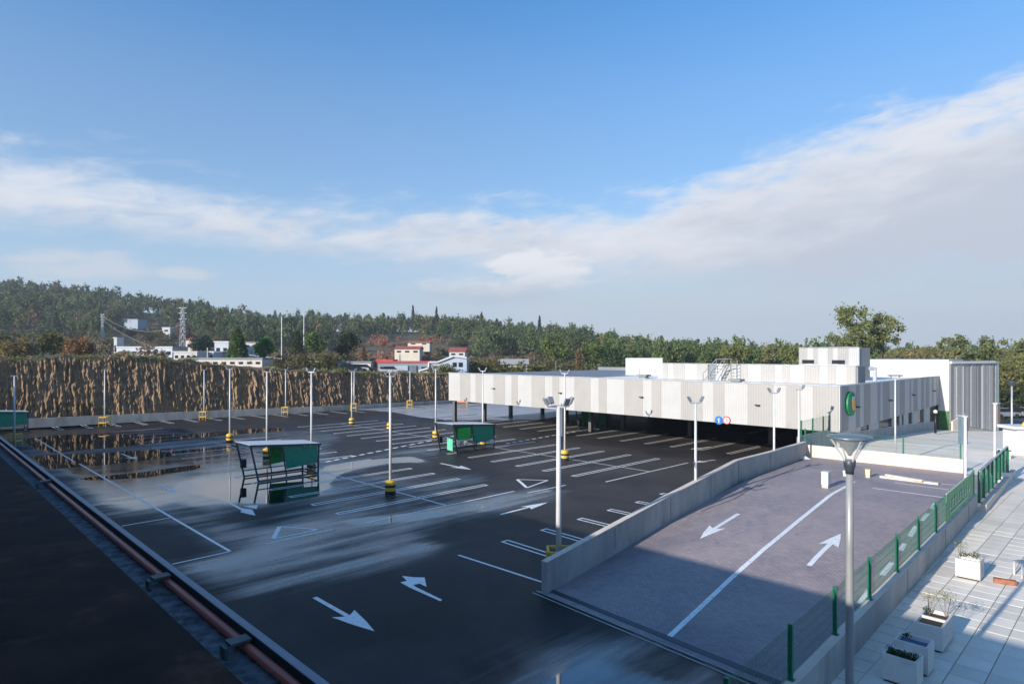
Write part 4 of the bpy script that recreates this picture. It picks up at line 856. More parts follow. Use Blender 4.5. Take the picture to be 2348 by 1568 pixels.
# ------------------------------------------------------------------ trolley shelters
def shelter(name, label, p0, front='teal', L=4.0):
    """p0 = near left foot; length 4 m along B, width 2.3 m along A"""
    p0 = Vector((p0[0], p0[1], 0)); t = thing(name, label, 'trolley shelter', p0, 'green trolley shelters in the car park'); W = 2.25
    c = lambda u, v, z_: p0 + B * u + A * v + UP * z_
    for v in (0, W):
        mb = MB(); mb.bar(c(0, v, 0), c(-.5, v, 2.33), .09); mb.build('post', shelter_blue, t)
        mb = MB(); mb.bar(c(L, v, 0), c(L + .05, v, 1.98), .09); mb.build('post', shelter_blue, t)
        mb = MB(); mb.bar(c(0, v, .09), c(L, v, .09), .08); mb.bar(c(-.08, v, .45), c(L, v, .45), .06); mb.build('rail', shelter_blue, t)
    mb = MB(); mb.bar(c(L, 0, .45), c(L, W, .45), .06); mb.bar(c(L, 0, .09), c(L, W, .09), .08); mb.build('rail', shelter_blue, t)
    mb = MB(); mb.hexa([c(-.56, -.1, 2.36), c(L + .15, -.1, 2.02), c(L + .15, W + .1, 2.02), c(-.56, W + .1, 2.36)], [c(-.56, -.1, 2.40), c(L + .15, -.1, 2.06), c(L + .15, W + .1, 2.06), c(-.56, W + .1, 2.40)]); mb.build('roof', mat('shelter_roof', (.55, .58, .6), .35), t)
    mb = MB()
    for v in (-.1, W + .1): mb.bar(c(-.57, v, 2.33), c(L + .16, v, 1.99), .05, .13)
    mb.bar(c(-.57, -.1, 2.32), c(-.57, W + .1, 2.32), .05, .12); mb.bar(c(L + .16, -.1, 1.98), c(L + .16, W + .1, 1.98), .05, .12); mb.build('roof_frame', shelter_blue, t)
    def pan(u0, u1, v, zb0, zb1, m_, nm='side_panel', lean=.0):
        zt0 = 2.24 - .083 * u0; zt1 = 2.24 - .083 * u1; th = Vector((A.x, A.y, 0)) * .02; l0 = -.21 * (1 - u0 / L); mb = MB(); sh = lambda u: -.5 * max(0, 1 - u / L)
        q = [c(u0 + sh(u0) * zb0 / 2.3, v, zb0), c(u1 + sh(u1) * zb1 / 2.3, v, zb1), c(u1 + sh(u1), v, zt1), c(u0 + sh(u0), v, zt0)]; mb.hexa([x_ - th for x_ in q], [x_ + th for x_ in q]); mb.build(nm, m_, t)
    u0 = L * .47; pan(u0, L - .05, 0, .62, .80, g_teal); pan(u0 - .02, L - .05, W, .66, .80, g_green)
    mb = MB(); mb.bar(c(L * .455, 0, .1), c(L * .455 - .3, 0, 2.22 - .04 * L), .07); mb.build('post', shelter_blue, t)
    mb = MB(); mb.bar(c(L * .455, W, .1), c(L * .455 - .3, W, 2.22 - .04 * L), .06); mb.build('post', shelter_blue, t)
    mb = MB(); mb.box(c(-.12, W - .15, .95), (.3, .28, .55), B); mb.build('bin', black, t)
    return t
s1 = shelter('trolley_shelter', 'open trolley shelter with dark teal panels standing in the large puddle', G(593, 1106))
s2p = G(1049, 1039.5); s2 = shelter('trolley_shelter', 'trolley shelter holding trolleys, out in the middle of the car park', s2p)
shelter('trolley_shelter', 'dark trolley shelter at the left edge against the rock foot wall', Vector((-51.7, 67, 0)) - B * 4 - A * 2.2)
shelter('trolley_shelter', 'short green trolley shelter in the shade under the shop', G(1366, 990.5), L=1.7)
# bright lower panel board and trolleys in the second shelter
mb = MB(); c = s2p + B * .7 - A * .02 + UP * 1.55; mb.box(c, (1.35, .03, .95), B, A); o = mb.build('front_board', g_green, s2)
mb = MB(); mb.box(s2p + B * .7 - A * .04 + UP * 1.02, (1.45, .04, .09), B, A); mb.build('board_rail', mat('pale_rail', (.5, .62, .55), .5), s2)
def trolley(name, label, p, grp):
    t = thing(name, label, 'shopping trolley', p, grp); p = Vector(p); c = lambda u, v, z_: p + B * u + A * v + UP * z_; mb = MB()
    lo = [(0, -.2, .45), (.75, -.15, .5), (.75, .15, .5), (0, .2, .45)]; hi = [(-.1, -.27, .98), (.85, -.18, .88), (.85, .18, .88), (-.1, .27, .98)]
    for q in (lo, hi):
        for k in range(4): mb.bar(c(*q[k]), c(*q[(k + 1) % 4]), .035)
    for k in range(4):
        for f in np.linspace(0, 1, 6):
            a0 = c(*lo[k]).lerp(c(*lo[(k + 1) % 4]), f); a1 = c(*hi[k]).lerp(c(*hi[(k + 1) % 4]), f); mb.bar(a0, a1, .022)
    mb.build('basket', metal_g, t); mb = MB()
    for v in (-.2, .2): mb.bar(c(0, v, .12), c(.8, v, .12), .03); mb.bar(c(0, v, .12), c(0, v, .5), .03); mb.tube(c(.05, v - .02, .05), c(.05, v + .02, .05), .05); mb.tube(c(.75, v - .02, .05), c(.75, v + .02, .05), .05)
    mb.build('frame', metal_d, t); mb = MB(); mb.bar(c(-.16, -.26, 1.02), c(-.16, .26, 1.02), .04); mb.build('handle', green_f, t); return t
tr = trolley('shopping_trolley', 'wire shopping trolley in the front row of the second shelter', s2p + B * .5 + A * .5, 'nested trolleys in the second shelter')
for i in range(1, 12):
    r_, k = divmod(i, 4); cc = copy_tree(tr); off = B * (.38 * k) + A * (.62 * r_); cc.location = tr.location + off; cc['label'] = 'wire shopping trolley nested in the %s row inside the second shelter' % ('front', 'middle', 'back')[r_]
mb = MB(); mb.box(s2p + B * 3.75 - A * .05 + UP * .62, (.45, .03, .36), B, A); mb.build('notice', white_wall, s2)
mb = MB(); p = s2p + B * -.55 + A * .3 + UP * .85; mb.hexa([p + A * .35 - UP * .55, p - A * .35 - UP * .6, p - A * .35 + UP * .35, p + A * .35 + UP * .4], [p + A * .35 - UP * .55 + B * .04, p - A * .35 - UP * .6 + B * .04, p - A * .35 + UP * .35 + B * .04, p + A * .35 + UP * .4 + B * .04]); o = mb.build('instruction_board', mat('mint', (.12, .52, .32), .5), s2)

# ------------------------------------------------------------------ mesh fence on the pavement wall
def fence(name, label, pts, h, grp=None, mesh=True, last_post=True, post_w=.07, label_extra=None):
    f = thing(name, label, 'fence', pts[0], grp)
    for i, p in enumerate(pts):
        mb = MB(); dd = (pts[min(i + 1, len(pts) - 1)] - pts[max(i - 1, 0)]).normalized(); mb.box(Vector(p) + UP * (h / 2), (post_w, post_w * 1.1, h), (dd.x, dd.y, 0)); mb.box(Vector(p) + UP * .01, (post_w * 2, post_w * 2, .02), (dd.x, dd.y, 0)); mb.build('post', green_f, f)
    if mesh:
        for p, q in zip(pts, pts[1:]):
            p = Vector(p); q = Vector(q); mb = MB(); L = (q - p).length; n = int(L / .055); w_ = .0041; dd = (q - p).normalized(); sd = Vector((-dd.y, dd.x, 0)) * w_ / 2
            for k in range(1, n):
                c = p.lerp(q, k / n); t0 = c + UP * .06; t1 = c + UP * (h - .03); dv = dd * w_ / 2
                mb.hexa([t0 - dv - sd, t0 + dv - sd, t0 + sd], [t1 - dv - sd, t1 + dv - sd, t1 + sd])
            for zz in (.08, .12, .3, .5, .7, .88, .93, h - .04): mb.bar(p + UP * zz, q + UP * zz, w_ * 1.3)
            mb.build('mesh_panel', green_f, f)
    return f
posts = [wr(Y, .06, 2.1) for Y in (9.6, 11.5, 13.35, 15.25, 17.2, 19.12, 21.0, 22.9, 24.8, 26.7)]
fence('mesh_fence', 'green wire mesh fence on the concrete wall between ramp and pavement', posts, 1.02)
p2 = [wr(Y, .22, 1.72) for Y in (26.95, 27.9, 28.9, 29.9, 30.9, 31.9, 32.9, 34.2)]
fence('mesh_fence', 'darker green railing with close posts beyond the banner', p2, 1.3, post_w=.09)
mb = MB(); mb.bar(p2[0] + UP * 1.33, p2[-1] + UP * 1.33, .07, .05); mb.build('top_rail', metal_g, bpy.data.objects['mesh_fence.001'])
hp = [Vector((19.0, 40.95, 2.17)), Vector((20.98, 39.05, 2.18)), Vector((22.97, 37.1, 2.18)), Vector((24.95, 35.15, 2.19))]
fence('mesh_fence', 'pale green mesh fence on the cream wall at the head of the ramp', hp, 1.02)
cp_ = [Vector((18.95, 41.4, 2.63)), Vector((20.2, 42.45, 2.67)), Vector((21.4, 43.45, 2.71)), Vector((22.1, 44.05, 2.73))]
fence('mesh_fence', 'short green mesh fence in front of the lower corner of the shop', cp_, 1.05)
g0 = G(2287, 1085, 1.9); gpts = [Vector((g0.x, g0.y, 1.95)), Vector((g0.x + .35, g0.y + .35, 1.95)), Vector((g0.x + .7, g0.y + .2, 1.95))]
fence('mesh_fence', 'tiny length of green fence on a white pier, right of the tall sign poles', gpts, 1.1)
mb = MB(); mb.box((g0.x + .35, g0.y + .1, 1.68), (.9, .25, .54), (.7, .5, 0)) if False else mb.box((g0.x + .35, g0.y + .15, 1.67), (.8, .3, .52)); o = mb.build('white_pier', white_wall); tag(o, 'low white pier under the tiny length of green fence', 'pier')
# banner on the fence
q0, q1 = wr(22.05, .11, 2.16), wr(26.3, .11, 2.16); bn_ = thing('fence_banner', 'green banner with pale lettering tied to the mesh fence', 'banner', q0); mb = MB(); sd = Vector((wdir.y, -wdir.x, 0)) * .012; n = 12
for k in range(n):
    a0, a1 = q0.lerp(q1, k / n), q0.lerp(q1, (k + 1) / n); wv0, wv1 = math.sin(k * 1.7) * .012, math.sin((k + 1) * 1.7) * .012; sdn = sd.normalized()
    mb.hexa([a0 + sdn * wv0, a1 + sdn * wv1, a1 + sdn * wv1 + UP * .96, a0 + sdn * wv0 + UP * .96], [a0 + sdn * wv0 + sd, a1 + sdn * wv1 + sd, a1 + sdn * wv1 + sd + UP * .96, a0 + sdn * wv0 + sd + UP * .96])
mb.build('sheet', mat('banner_green', (.13, .36, .15), .6, var=.15, scale=2), bn_)
mb = MB(); random.seed(3); sdn = Vector((wdir.y, -wdir.x, 0)); wd3 = Vector((wdir.x, wdir.y, 0)); u = .5
for k in range(9):
    base = q0 + wd3 * (.55 + k * .52) + sdn * .035 + UP * .38
    mb.box(base + UP * .12, (.05, .01, .30), wd3); 
    if k % 2: mb.box(base + wd3 * .16 + UP * .12, (.05, .01, .30), wd3)
    for zz in random.sample((0, .12, .25), 2): mb.box(base + wd3 * .09 + UP * zz, (.16, .011, .05), wd3)
mb.box(q0 + wd3 * 2.4 + sdn * .034 + UP * .20, (3.6, .008, .05), wd3); mb.build('lettering', mat('banner_pale', (.50, .60, .52), .6), bn_)
mb = MB(); mb.bar(q0 + UP * .98 + sdn * .01, q1 + UP * .98 + sdn * .01, .03); mb.build('top_hem', white_wall, bn_)
# advertising boards on poles
def board(name, label, base, ztop, z0, z1, wv, dirv, mf, me_):
    t = thing(name, label, 'sign', base, 'tall board signs on poles'); base = Vector(base); mb = MB(); mb.bar(base, Vector((base.x, base.y, ztop)), .085); mb.build('pole', metal_g, t); d3 = Vector((dirv[0], dirv[1], 0)).normalized(); nn = Vector((d3.y, -d3.x, 0))
    c = Vector((base.x, base.y, (z0 + z1) / 2)) + d3 * (wv / 2 + .055); mb = MB(); mb.box(c, (wv, .15, z1 - z0), d3); mb.build('board', mf, t); mb = MB(); mb.box(c + nn * .09, (wv * .86, .02, (z1 - z0) * .93), d3); mb.build('board_face', me_, t)
    mb = MB(); mb.box(c + UP * ((z1 - z0) / 2 + .04), (wv * 1.06, .2, .05), d3); mb.build('board_cap', metal_w, t); return t
bq = wr(25.5, .02, 2.1); board('board_sign', 'blue grey narrow board on a pole rising behind the green banner', bq, 5.5, 4.35, 5.45, .5, (.29, .953), mat('board_blue', (.20, .29, .33), .5), mat('board_blue2', (.20, .29, .33), .5))
bq = G(2281, 1109, 1.4); board('board_sign', 'taller grey brown board on a pole, farther right along the pavement edge', bq, 5.45, 4.45, 5.45, .45, (.80, .60), mat('board_brown', (.26, .22, .20), .5), mat('board_brown2', (.26, .21, .18), .5))

# ------------------------------------------------------------------ street lamps
lx, ly = 5.13, 9.6
lamp = thing('street_lamp', 'tall grey street lamp with a wide saucer head, nearest on the pavement', 'street lamp', (lx, ly, 1.4))
def lamp_parts(t, lx, ly, z0, s=1.0):
    z1 = 6.21; mb = MB(); mb.lathe((lx, ly, z0), [(.11, 0), (.11, .03), (.066, .05), (.062, 1.2), (.056, 3.6), (.052, z1 - z0)], 16); mb.build('pole', mat('lamp_grey', (.30, .30, .29), .45, .2, var=.05), t, True)
    mb = MB(); mb.lathe((lx, ly, z1 - .02), [(.06, 0), (.062, .06), (.082, .12), (.086, .2), (.07, .215)], 16); mb.build('collar', metal_d, t, True)
    for k in range(4):
        a = k * math.pi / 2 + .05; mb = MB(); pr = [(.075, .17), (.13, .27), (.20, .37), (.30, .53)]
        for (r0, h0), (r1, h1) in zip(pr, pr[1:]): mb.bar((lx + math.cos(a) * r0, ly + math.sin(a) * r0, z1 + h0), (lx + math.cos(a) * r1, ly + math.sin(a) * r1, z1 + h1), .018)
        mb.build('arm', metal_w, t)
    mb = MB(); mb.lathe((lx, ly, z1 + .52), [(.315, 0), (.322, .012), (.30, .035), (.2, .055), (.05, .07), (.001, .07)], 32); mb.build('canopy', mat('lamp_lid', (.13, .17, .19), .3, .2), t, True)
    mb = MB(); mb.lathe((lx, ly, z1 + .25), [(.02, 0), (.05, .06), (.16, .2), (.26, .265)], 24); mb.build('reflector', mat('lamp_reflector', (.20, .22, .23), .35, .3), t, True)
    gm = bpy.data.materials.get('lamp_glass')
    if not gm:
        gm = bpy.data.materials.new('lamp_glass'); gm.use_nodes = True; nt = gm.node_tree; pb_ = nt.nodes['Principled BSDF']; pb_.inputs['Alpha'].default_value = .22; pb_.inputs['Base Color'].default_value = (.8, .85, .85, 1); pb_.inputs['Roughness'].default_value = .1
    mb = MB(); n = 24; i0 = len(mb.v); pr = [(.078, .18), (.14, .28), (.21, .38), (.305, .52)]
    for (r0, h0), (r1, h1) in zip(pr, pr[1:]):
        for k in range(n):
            a0, a1 = 2 * math.pi * k / n, 2 * math.pi * (k + 1) / n; mb.face([(lx + r0 * math.cos(a0), ly + r0 * math.sin(a0), z1 + h0), (lx + r0 * math.cos(a1), ly + r0 * math.sin(a1), z1 + h0), (lx + r1 * math.cos(a1), ly + r1 * math.sin(a1), z1 + h1), (lx + r1 * math.cos(a0), ly + r1 * math.sin(a0), z1 + h1)])
    mb.build('glass_bowl', gm, t, True)
lamp_parts(lamp, lx, ly, 1.4)
def simple_lamp(label, base, top, head=.45, mt=None, nm='street_lamp'):
    t = thing(nm, label, 'street lamp', base); base = Vector(base); mb = MB(); mb.tube(base, (base.x, base.y, top), .07, .05); mb.build('pole', mt or metal_g, t, True)
    mb = MB(); mb.lathe((base.x, base.y, top), [(.06, 0), (.16, .05), (.18, .2), (head, .3), (head, .33), (.1, .36)], 16); mb.build('lamp_head', metal_d, t, True); return t
c = G(2320, 1037, 1.4); simple_lamp('slim grey street lamp by the white cabinet at the right edge', c, CAMZ + (HYP - 885) * c.y / FPX, .28)
c = P(2060, 1041, 37.6); lt = thing('square_headed_lamp', 'thin lamp pole with a flat dark head on the plaza beside the shop', 'street lamp', (c.x + .5, c.y + .8, 1.4)); c = Vector((c.x + .3, c.y + .8, 1.4)); mb = MB(); mb.tube(c, (c.x, c.y, 6.55), .055, .045); mb.build('pole', metal_w, lt, True)
mb = MB(); mb.box((c.x, c.y, 6.72), (.78, .35, .07)); mb.build('lamp_head', metal_d, lt); mb = MB(); mb.bar((c.x - .3, c.y, 6.68), (c.x, c.y, 6.45), .04); mb.bar((c.x + .3, c.y, 6.68), (c.x, c.y, 6.45), .04); mb.build('bracket', metal_w, lt)
c = G(2145, 993, .95); bp_ = thing('black_post', 'short black post with a white cap near the shop entrance', 'post', c); mb = MB(); mb.tube(c, c + UP * 1.8, .10); mb.build('shaft', black, bp_, True); mb = MB(); mb.lathe(c + UP * 1.8, [(.16, 0), (.17, .2), (.08, .3)], 12); mb.build('cap', white_wall, bp_, True)

# ------------------------------------------------------------------ planters
def leaves(mb_v, mb_f, cols, c, r, n, s, col, rng):
    for _ in range(n):
        d_ = rng.normal(size=3); d_ /= np.linalg.norm(d_); p = np.array(c) + d_ * r * rng.random() ** .5 * np.array([1, 1, .8]); a = rng.normal(size=3); b2 = rng.normal(size=3); a /= np.linalg.norm(a); b2 /= np.linalg.norm(b2)
        i = len(mb_v); mb_v += [tuple(p), tuple(p + a * s), tuple(p + b2 * s)]; mb_f.append((i, i + 1, i + 2)); k = .7 + .6 * rng.random(); cols += [(col[0] * k, col[1] * k, col[2] * k, 1)] * 3
def leaf_obj(name, v, f, cols, parent=None):
    me = bpy.data.meshes.new(name); me.from_pydata(v, [], f); me.materials.append(leaf); at = me.color_attributes.new('tint', 'FLOAT_COLOR', 'POINT'); at.data.foreach_set('color', np.array(cols, np.float32).ravel()); return link(name, me, parent)
white_pl = mat('planter_white', (.60, .58, .54), .75, var=.06, scale=3, dirt=((.36, .34, .30), 2.5, .5))
def planter(label, p, L, W, plants, kind, H=.57):
    """p: near corner towards the camera right; L along -(-B) , W along A"""
    p = Vector((p.x, p.y, 1.42)); t = thing('planter', label, 'planter', p, 'white concrete planters on the pavement'); c = lambda u, v, z_: p + B * u + A * v + UP * z_; th = .045; mb = MB()
    for (u0, u1, v0, v1) in ((0, th, 0, W), (L - th, L, 0, W), (th, L - th, 0, th), (th, L - th, W - th, W)):
        mb.hexa([c(u0, v0, .05), c(u1, v0, .05), c(u1, v1, .05), c(u0, v1, .05)], [c(u0, v0, H), c(u1, v0, H), c(u1, v1, H), c(u0, v1, H)])
    mb.build('box', white_pl, t); mb = MB(); mb.hexa([c(.04, .04, -.01), c(L - .04, .04, -.01), c(L - .04, W - .04, -.01), c(.04, W - .04, -.01)], [c(.04, .04, .052), c(L - .04, .04, .052), c(L - .04, W - .04, .052), c(.04, W - .04, .052)]); mb.build('foot', black, t)
    mb = MB(); mb.hexa([c(th, th, .1), c(L - th, th, .1), c(L - th, W - th, .1), c(th, W - th, .1)], [c(th, th, H - .09), c(L - th, th, H - .09), c(L - th, W - th, H - .09), c(th, W - th, H - .09)]); mb.build('cover' if kind == 'blue' else 'soil', mat('blue_cover', (.03, .10, .22), .4) if kind == 'blue' else soil, t)
    if kind != 'blue' and L > .5: mb = MB(); mb.bar(c(L / 2, th, H - .03), c(L / 2, W - th, H - .03), .05, .06); mb.build('divider', white_pl, t)
    rng = np.random.default_rng(int(p.x * 100))
    for (u, v, r, h, col, n) in plants:
        V_, F_, C_ = [], [], []; leaves(V_, F_, C_, tuple(c(u, v, H + h)), r, n, .035, col, rng); o = leaf_obj('plant', V_, F_, C_, t)
        if h > .12: mb = MB(); [mb.tube(c(u, v, H - .1), c(u + rng.normal() * r * .5, v + rng.normal() * r * .5, H + h), .006, .003, 5) for _ in range(6)]; mb.build('stem', bark, t)
YG = (.26, .27, .10); DG = (.03, .07, .018); OL = (.10, .11, .03)
planter('far white planter with olive plants beside the reddish block', G(2247.5, 1336, 1.4), .62, .6, [(.45, .2, .16, .06, OL, 160), (.5, .45, .14, .03, OL, 90), (.3, .52, .20, .34, YG, 110)], 'soil')
planter('long white planter with two soil troughs and tall pale sprigs', G(2161, 1501, 1.4), 1.12, .56, [(.95, .45, .20, .33, YG, 100), (1.0, .12, .24, .40, YG, 150), (.9, .5, .10, .03, DG, 60)], 'soil', .56)
planter('white planter with a blue cover, wedged behind the nearest planter', G(2128, 1556, 1.4), .52, .62, [(.12, .42, .09, .10, DG, 70)], 'blue', .6)
planter('nearest white planter filled with dark green ground cover', G(2103, 1588, 1.4), .46, .62, [(.22, .12, .13, 0, DG, 200), (.22, .32, .13, .0, DG, 200), (.22, .5, .11, .02, DG, 160)], 'soil', .56)
# reddish block and other small things on the pavement
c = G(2304, 1338, 1.42); mb = MB(); mb.box(c + UP * .07, (.52, .16, .13), (.86, -.5, 0)); o = mb.build('reddish_block', rust); tag(o, 'low reddish brown block lying on the pale pavement at the right', 'block')
c = G(2352, 1325, 1.42); b2 = thing('bench', 'grey metal bench end at the right edge beyond the reddish block', 'bench', c); mb = MB()
for k in range(4): mb.box(c + UP * .42 + Vector((.35, .1 * k, 0)), (1.0, .08, .03)); 
mb.build('seat', metal_g, b2); mb = MB(); mb.bar(c + Vector((-.1, 0, 0)), c + Vector((-.1, 0, .42)), .05); mb.bar(c + Vector((-.1, .3, 0)), c + Vector((-.1, .3, .42)), .05); mb.build('leg', metal_g, b2)
c = G(2352, 1043, 1.4); cab = thing('white_cabinet', 'tall white cabinet with an overhanging lid at the right edge of the photo', 'cabinet', c); mb = MB(); mb.box(c + UP * .85 + Vector((.1, .5, 0)), (1.5, 1.2, 1.7)); mb.build('body', white_wall, cab)
mb = MB(); mb.box(c + UP * 1.80 + Vector((.05, .5, 0)), (1.95, 1.5, .2)); mb.build('lid', white_wall, cab); mb = MB(); mb.tube(c + UP * 1.9 + Vector((.1, .3, 0)), c + UP * 2.15 + Vector((.1, .3, 0)), .12, .02); mb.build('yellow_cap', yellow, cab)
for i, (x, y, w_, h, m_, nm, lb) in enumerate(((1894, 1117, .40, .72, white_wall, 'ticket_box', 'white ticket box standing at the top of the ramp'), (1991, 1094, .28, .36, mat('cream_plastic', (.62, .55, .30), .6), 'cream_bollard', 'short cream bollard behind the lamp pole at the top of the ramp'), (1938, 1091, .22, .22, mat('pale_blue', (.45, .55, .62), .5), 'small_blue_box', 'small pale blue box on the ramp behind the street lamp head'), (1844, 1052, .5, .12, white_wall, 'plastic_sheet', 'crumpled white sheet lying against the upper end of the ramp wall'))):
    c = Rp(x, y); t = thing(nm, lb, nm.split('_')[-1], c); mb = MB()
    if nm == 'plastic_sheet':
        mb.hexa([c + Vector((-.4, 0, 0)), c + Vector((.35, -.1, 0)), c + Vector((.45, .3, 0)), c + Vector((-.3, .3, 0))], [c + Vector((-.1, .1, .14)), c + Vector((.1, .05, .18)), c + Vector((.12, .2, .12)), c + Vector((-.1, .2, .16))]); mb.build('sheet', m_, t); continue
    mb.box(c + UP * (h / 2 + .1), (w_, w_ * .8, h - .1), WD.to_3d()); mb.build('body', m_, t); mb = MB(); mb.box(c + UP * .08, (w_ * .9, w_ * .7, .16), WD.to_3d()); mb.build('base', conc_light, t); mb = MB(); mb.box(c + UP * (h + .065), (w_ * 1.1, w_ * .9, .03), WD.to_3d()); mb.build('top', m_, t)
p, q = Rp(2019, 1094), Rp(2153, 1111); mb = MB(); mb.bar(p + UP * .05, q + UP * .05, .30, .10); mb.bar(p + UP * .145 + Vector((.3, .0, 0)), q + UP * .145 - Vector((.6, -.3, 0)), .24, .08); o = mb.build('kerb_slab', mat('kerb_cream', (.58, .52, .45), .8)); tag(o, 'stack of long cream kerb slabs laid across the top of the ramp', 'slab')
for i, (x, y, h, m_, lb) in enumerate(((2296, 1050, .55, white_wall, 'small white bollard box behind the tiny green fence'), (2309, 1052, .5, mat('cream2', (.6, .55, .45), .7), 'cream bollard box left of the slim grey street lamp'))):
    c = G(x, y, 1.4); t = thing('bollard', lb, 'bollard', c); mb = MB(); mb.box(c + UP * h / 2, (.32, .25, h)); mb.build('body', m_, t); mb = MB(); mb.box(c + UP * (h + .03), (.36, .3, .05)); mb.build('cap', metal_d if i else m_, t)
c = G(1059, 933); t = thing('traffic_barrier', 'small orange and yellow barrier behind the far end of the shop', 'barrier', c); mb = MB(); mb.bar(c + UP * .9 - Vector((.9, 0, 0)), c + UP * .9 + Vector((.9, 0, 0)), .08, .5); mb.build('board', mat('orange', (.75, .20, .05), .6), t); mb = MB()
for s_ in (-.8, .8): mb.bar(c + Vector((s_, 0, 0)), c + Vector((s_, 0, .9)), .1)
mb.build('leg', yellow, t)

# ------------------------------------------------------------------ trees
def tree_cloud(rng, h, r, kind, n, s):
    """triangles of one crown, base at origin. returns (n,3,3) and a random brightness per triangle"""
    if kind == 'conifer': zc = rng.random(n) ** .8; rad = r * (1 - zc) ** .75 * (0.55 + .45 * np.sqrt(rng.random(n))); z_ = h * (.18 + .82 * zc)
    elif kind == 'euc':
        nb_ = 26; cz = h * (.34 + .60 * rng.random(nb_)); ca = rng.random(nb_) * 6.28; cr = r * (.25 + .6 * rng.random(nb_)) * (1.18 - (cz / h - .45) * 1.1); k = rng.integers(0, nb_, n); g = rng.normal(size=(n, 3)); g /= np.linalg.norm(g, axis=1)[:, None]; rr = (.15 + .13 * rng.random(nb_))[k] * r * np.abs(rng.normal(size=n)) * .72
        pts = np.stack([cr[k] * np.cos(ca[k]), cr[k] * np.sin(ca[k]), cz[k]], 1) + g * rr[:, None]
    elif kind == 'bush': g = rng.normal(size=(n, 3)); g /= np.linalg.norm(g, axis=1)[:, None]; pts = g * (rng.random(n) ** .35)[:, None] * np.array([r, r, h * .5]) * (1 + .25 * np.sin(g[:, :1] * 5 + g[:, 1:2] * 4)) + np.array([0, 0, h * .45])
    else:
        nb_ = 12; g0 = rng.normal(size=(nb_, 3)); g0 /= np.linalg.norm(g0, axis=1)[:, None]; cen = g0 * np.array([r * .6, r * .6, h * .27]) + np.array([0, 0, h * .62]); k = rng.integers(0, nb_, n); g = rng.normal(size=(n, 3)); g /= np.linalg.norm(g, axis=1)[:, None]; pts = cen[k] + g * (np.abs(rng.normal(size=n)) * .55)[:, None] * r * .48
    if kind == 'conifer': a = rng.random(n) * 6.283; pts = np.stack([rad * np.cos(a), rad * np.sin(a), z_], 1)
    u = rng.normal(size=(n, 3)); v = rng.normal(size=(n, 3)); u /= np.linalg.norm(u, axis=1)[:, None]; v /= np.linalg.norm(v, axis=1)[:, None]; sz = s * (.6 + .8 * rng.random(n))[:, None]
    tri = np.stack([pts - (u + v) * sz * .4, pts + u * sz, pts + v * sz], 1); return tri, .75 + .5 * rng.random(n)
def forest(name, items, n, s, ntemp=6):
    """items: (x,y,z,h,r,kind,colour); all crowns in one mesh"""
    rng = np.random.default_rng(5); tem = {}
    T_, C_ = [], []
    for it in items:
        x, y, z_, h, r, kind, col = it; key = (kind, int(rng.integers(0, ntemp)))
        if key not in tem: tem[key] = tree_cloud(rng, 1.0, .36 if kind != 'bush' else .6, kind, n, s)
        tri, br = tem[key]; a = rng.random() * 6.28; ca, sa = math.cos(a), math.sin(a); rr = r / (.36 if kind != 'bush' else .6); M = np.array([[ca * rr, sa * rr, 0], [-sa * rr, ca * rr, 0], [0, 0, h]])
        T_.append(tri @ M + np.array([x, y, z_])); k = .8 + .4 * rng.random(); C_.append(np.clip(np.array(col)[None, :] * (br * k)[:, None], 0, 1))
    V_ = np.concatenate(T_).reshape(-1, 3); Cc = np.concatenate(C_); me = np_mesh(name, V_, np.arange(len(V_)).reshape(-1, 3), [leaf], 3)
    at = me.color_attributes.new('tint', 'FLOAT_COLOR', 'POINT'); cc = np.repeat(Cc, 3, 0); at.data.foreach_set('color', np.concatenate([cc, np.ones((len(cc), 1))], 1).astype(np.float32).ravel()); return link(name, me)
random.seed(21)
G1 = [(.125, .165, .070), (.12, .15, .060), (.09, .13, .058), (.13, .155, .065), (.15, .17, .07), (.075, .11, .052)]
BR = [(.20, .16, .09), (.17, .14, .075), (.23, .16, .10)]
def clear(px, py):
    def ins(poly):
        c = False; n = len(poly)
        for i in range(n):
            (x1, y1), (x2, y2) = poly[i], poly[(i + 1) % n]
            if (y1 > py) != (y2 > py) and px < (x2 - x1) * (py - y1) / (y2 - y1) + x1: c = not c
        return c
    return ins([(255, 748), (330, 742), (440, 775), (560, 800), (560, 840), (250, 840)]) or ins([(820, 785), (900, 772), (1000, 784), (1070, 802), (1080, 850), (830, 850), (740, 790)]) or ins([(560, 812), (1080, 812), (1080, 870), (560, 870)])
back = []; tries = 0
while len(back) < 2900 and tries < 14000:
    tries += 1; px = random.uniform(-120, 2480); Y = random.uniform(225, 430) if px < 1350 else random.uniform(165, 330); z_ = Tz(px, Y); py = HYP + (CAMZ - z_) * FPX / Y
    if clear(px, py): continue
    if px < 260 and Y < 270 and random.random() < .6: continue
    X = (px - CXP) * Y / FPX; h = random.uniform(7, 12) if px < 1350 else random.uniform(5.5, 9.5) ; kind = random.choice(('conifer', 'round', 'euc', 'euc', 'round')); col = random.choice(G1)
    if random.random() < .05: h *= 1.25
    if random.random() < .05: col = random.choice(BR)
    if px > 1350: col = tuple(c * k for c, k in zip(col, (1.0, 1.08, .85)))
    back.append((X, Y, z_ - .3, h, h * random.uniform(.22, .34), kind, col))
o = stuff(forest('hillside_forest', back, 380, .055)); tag(o, 'dense dark green forest covering the hills behind the car park', 'forest'); 
scrub = []; tries = 0
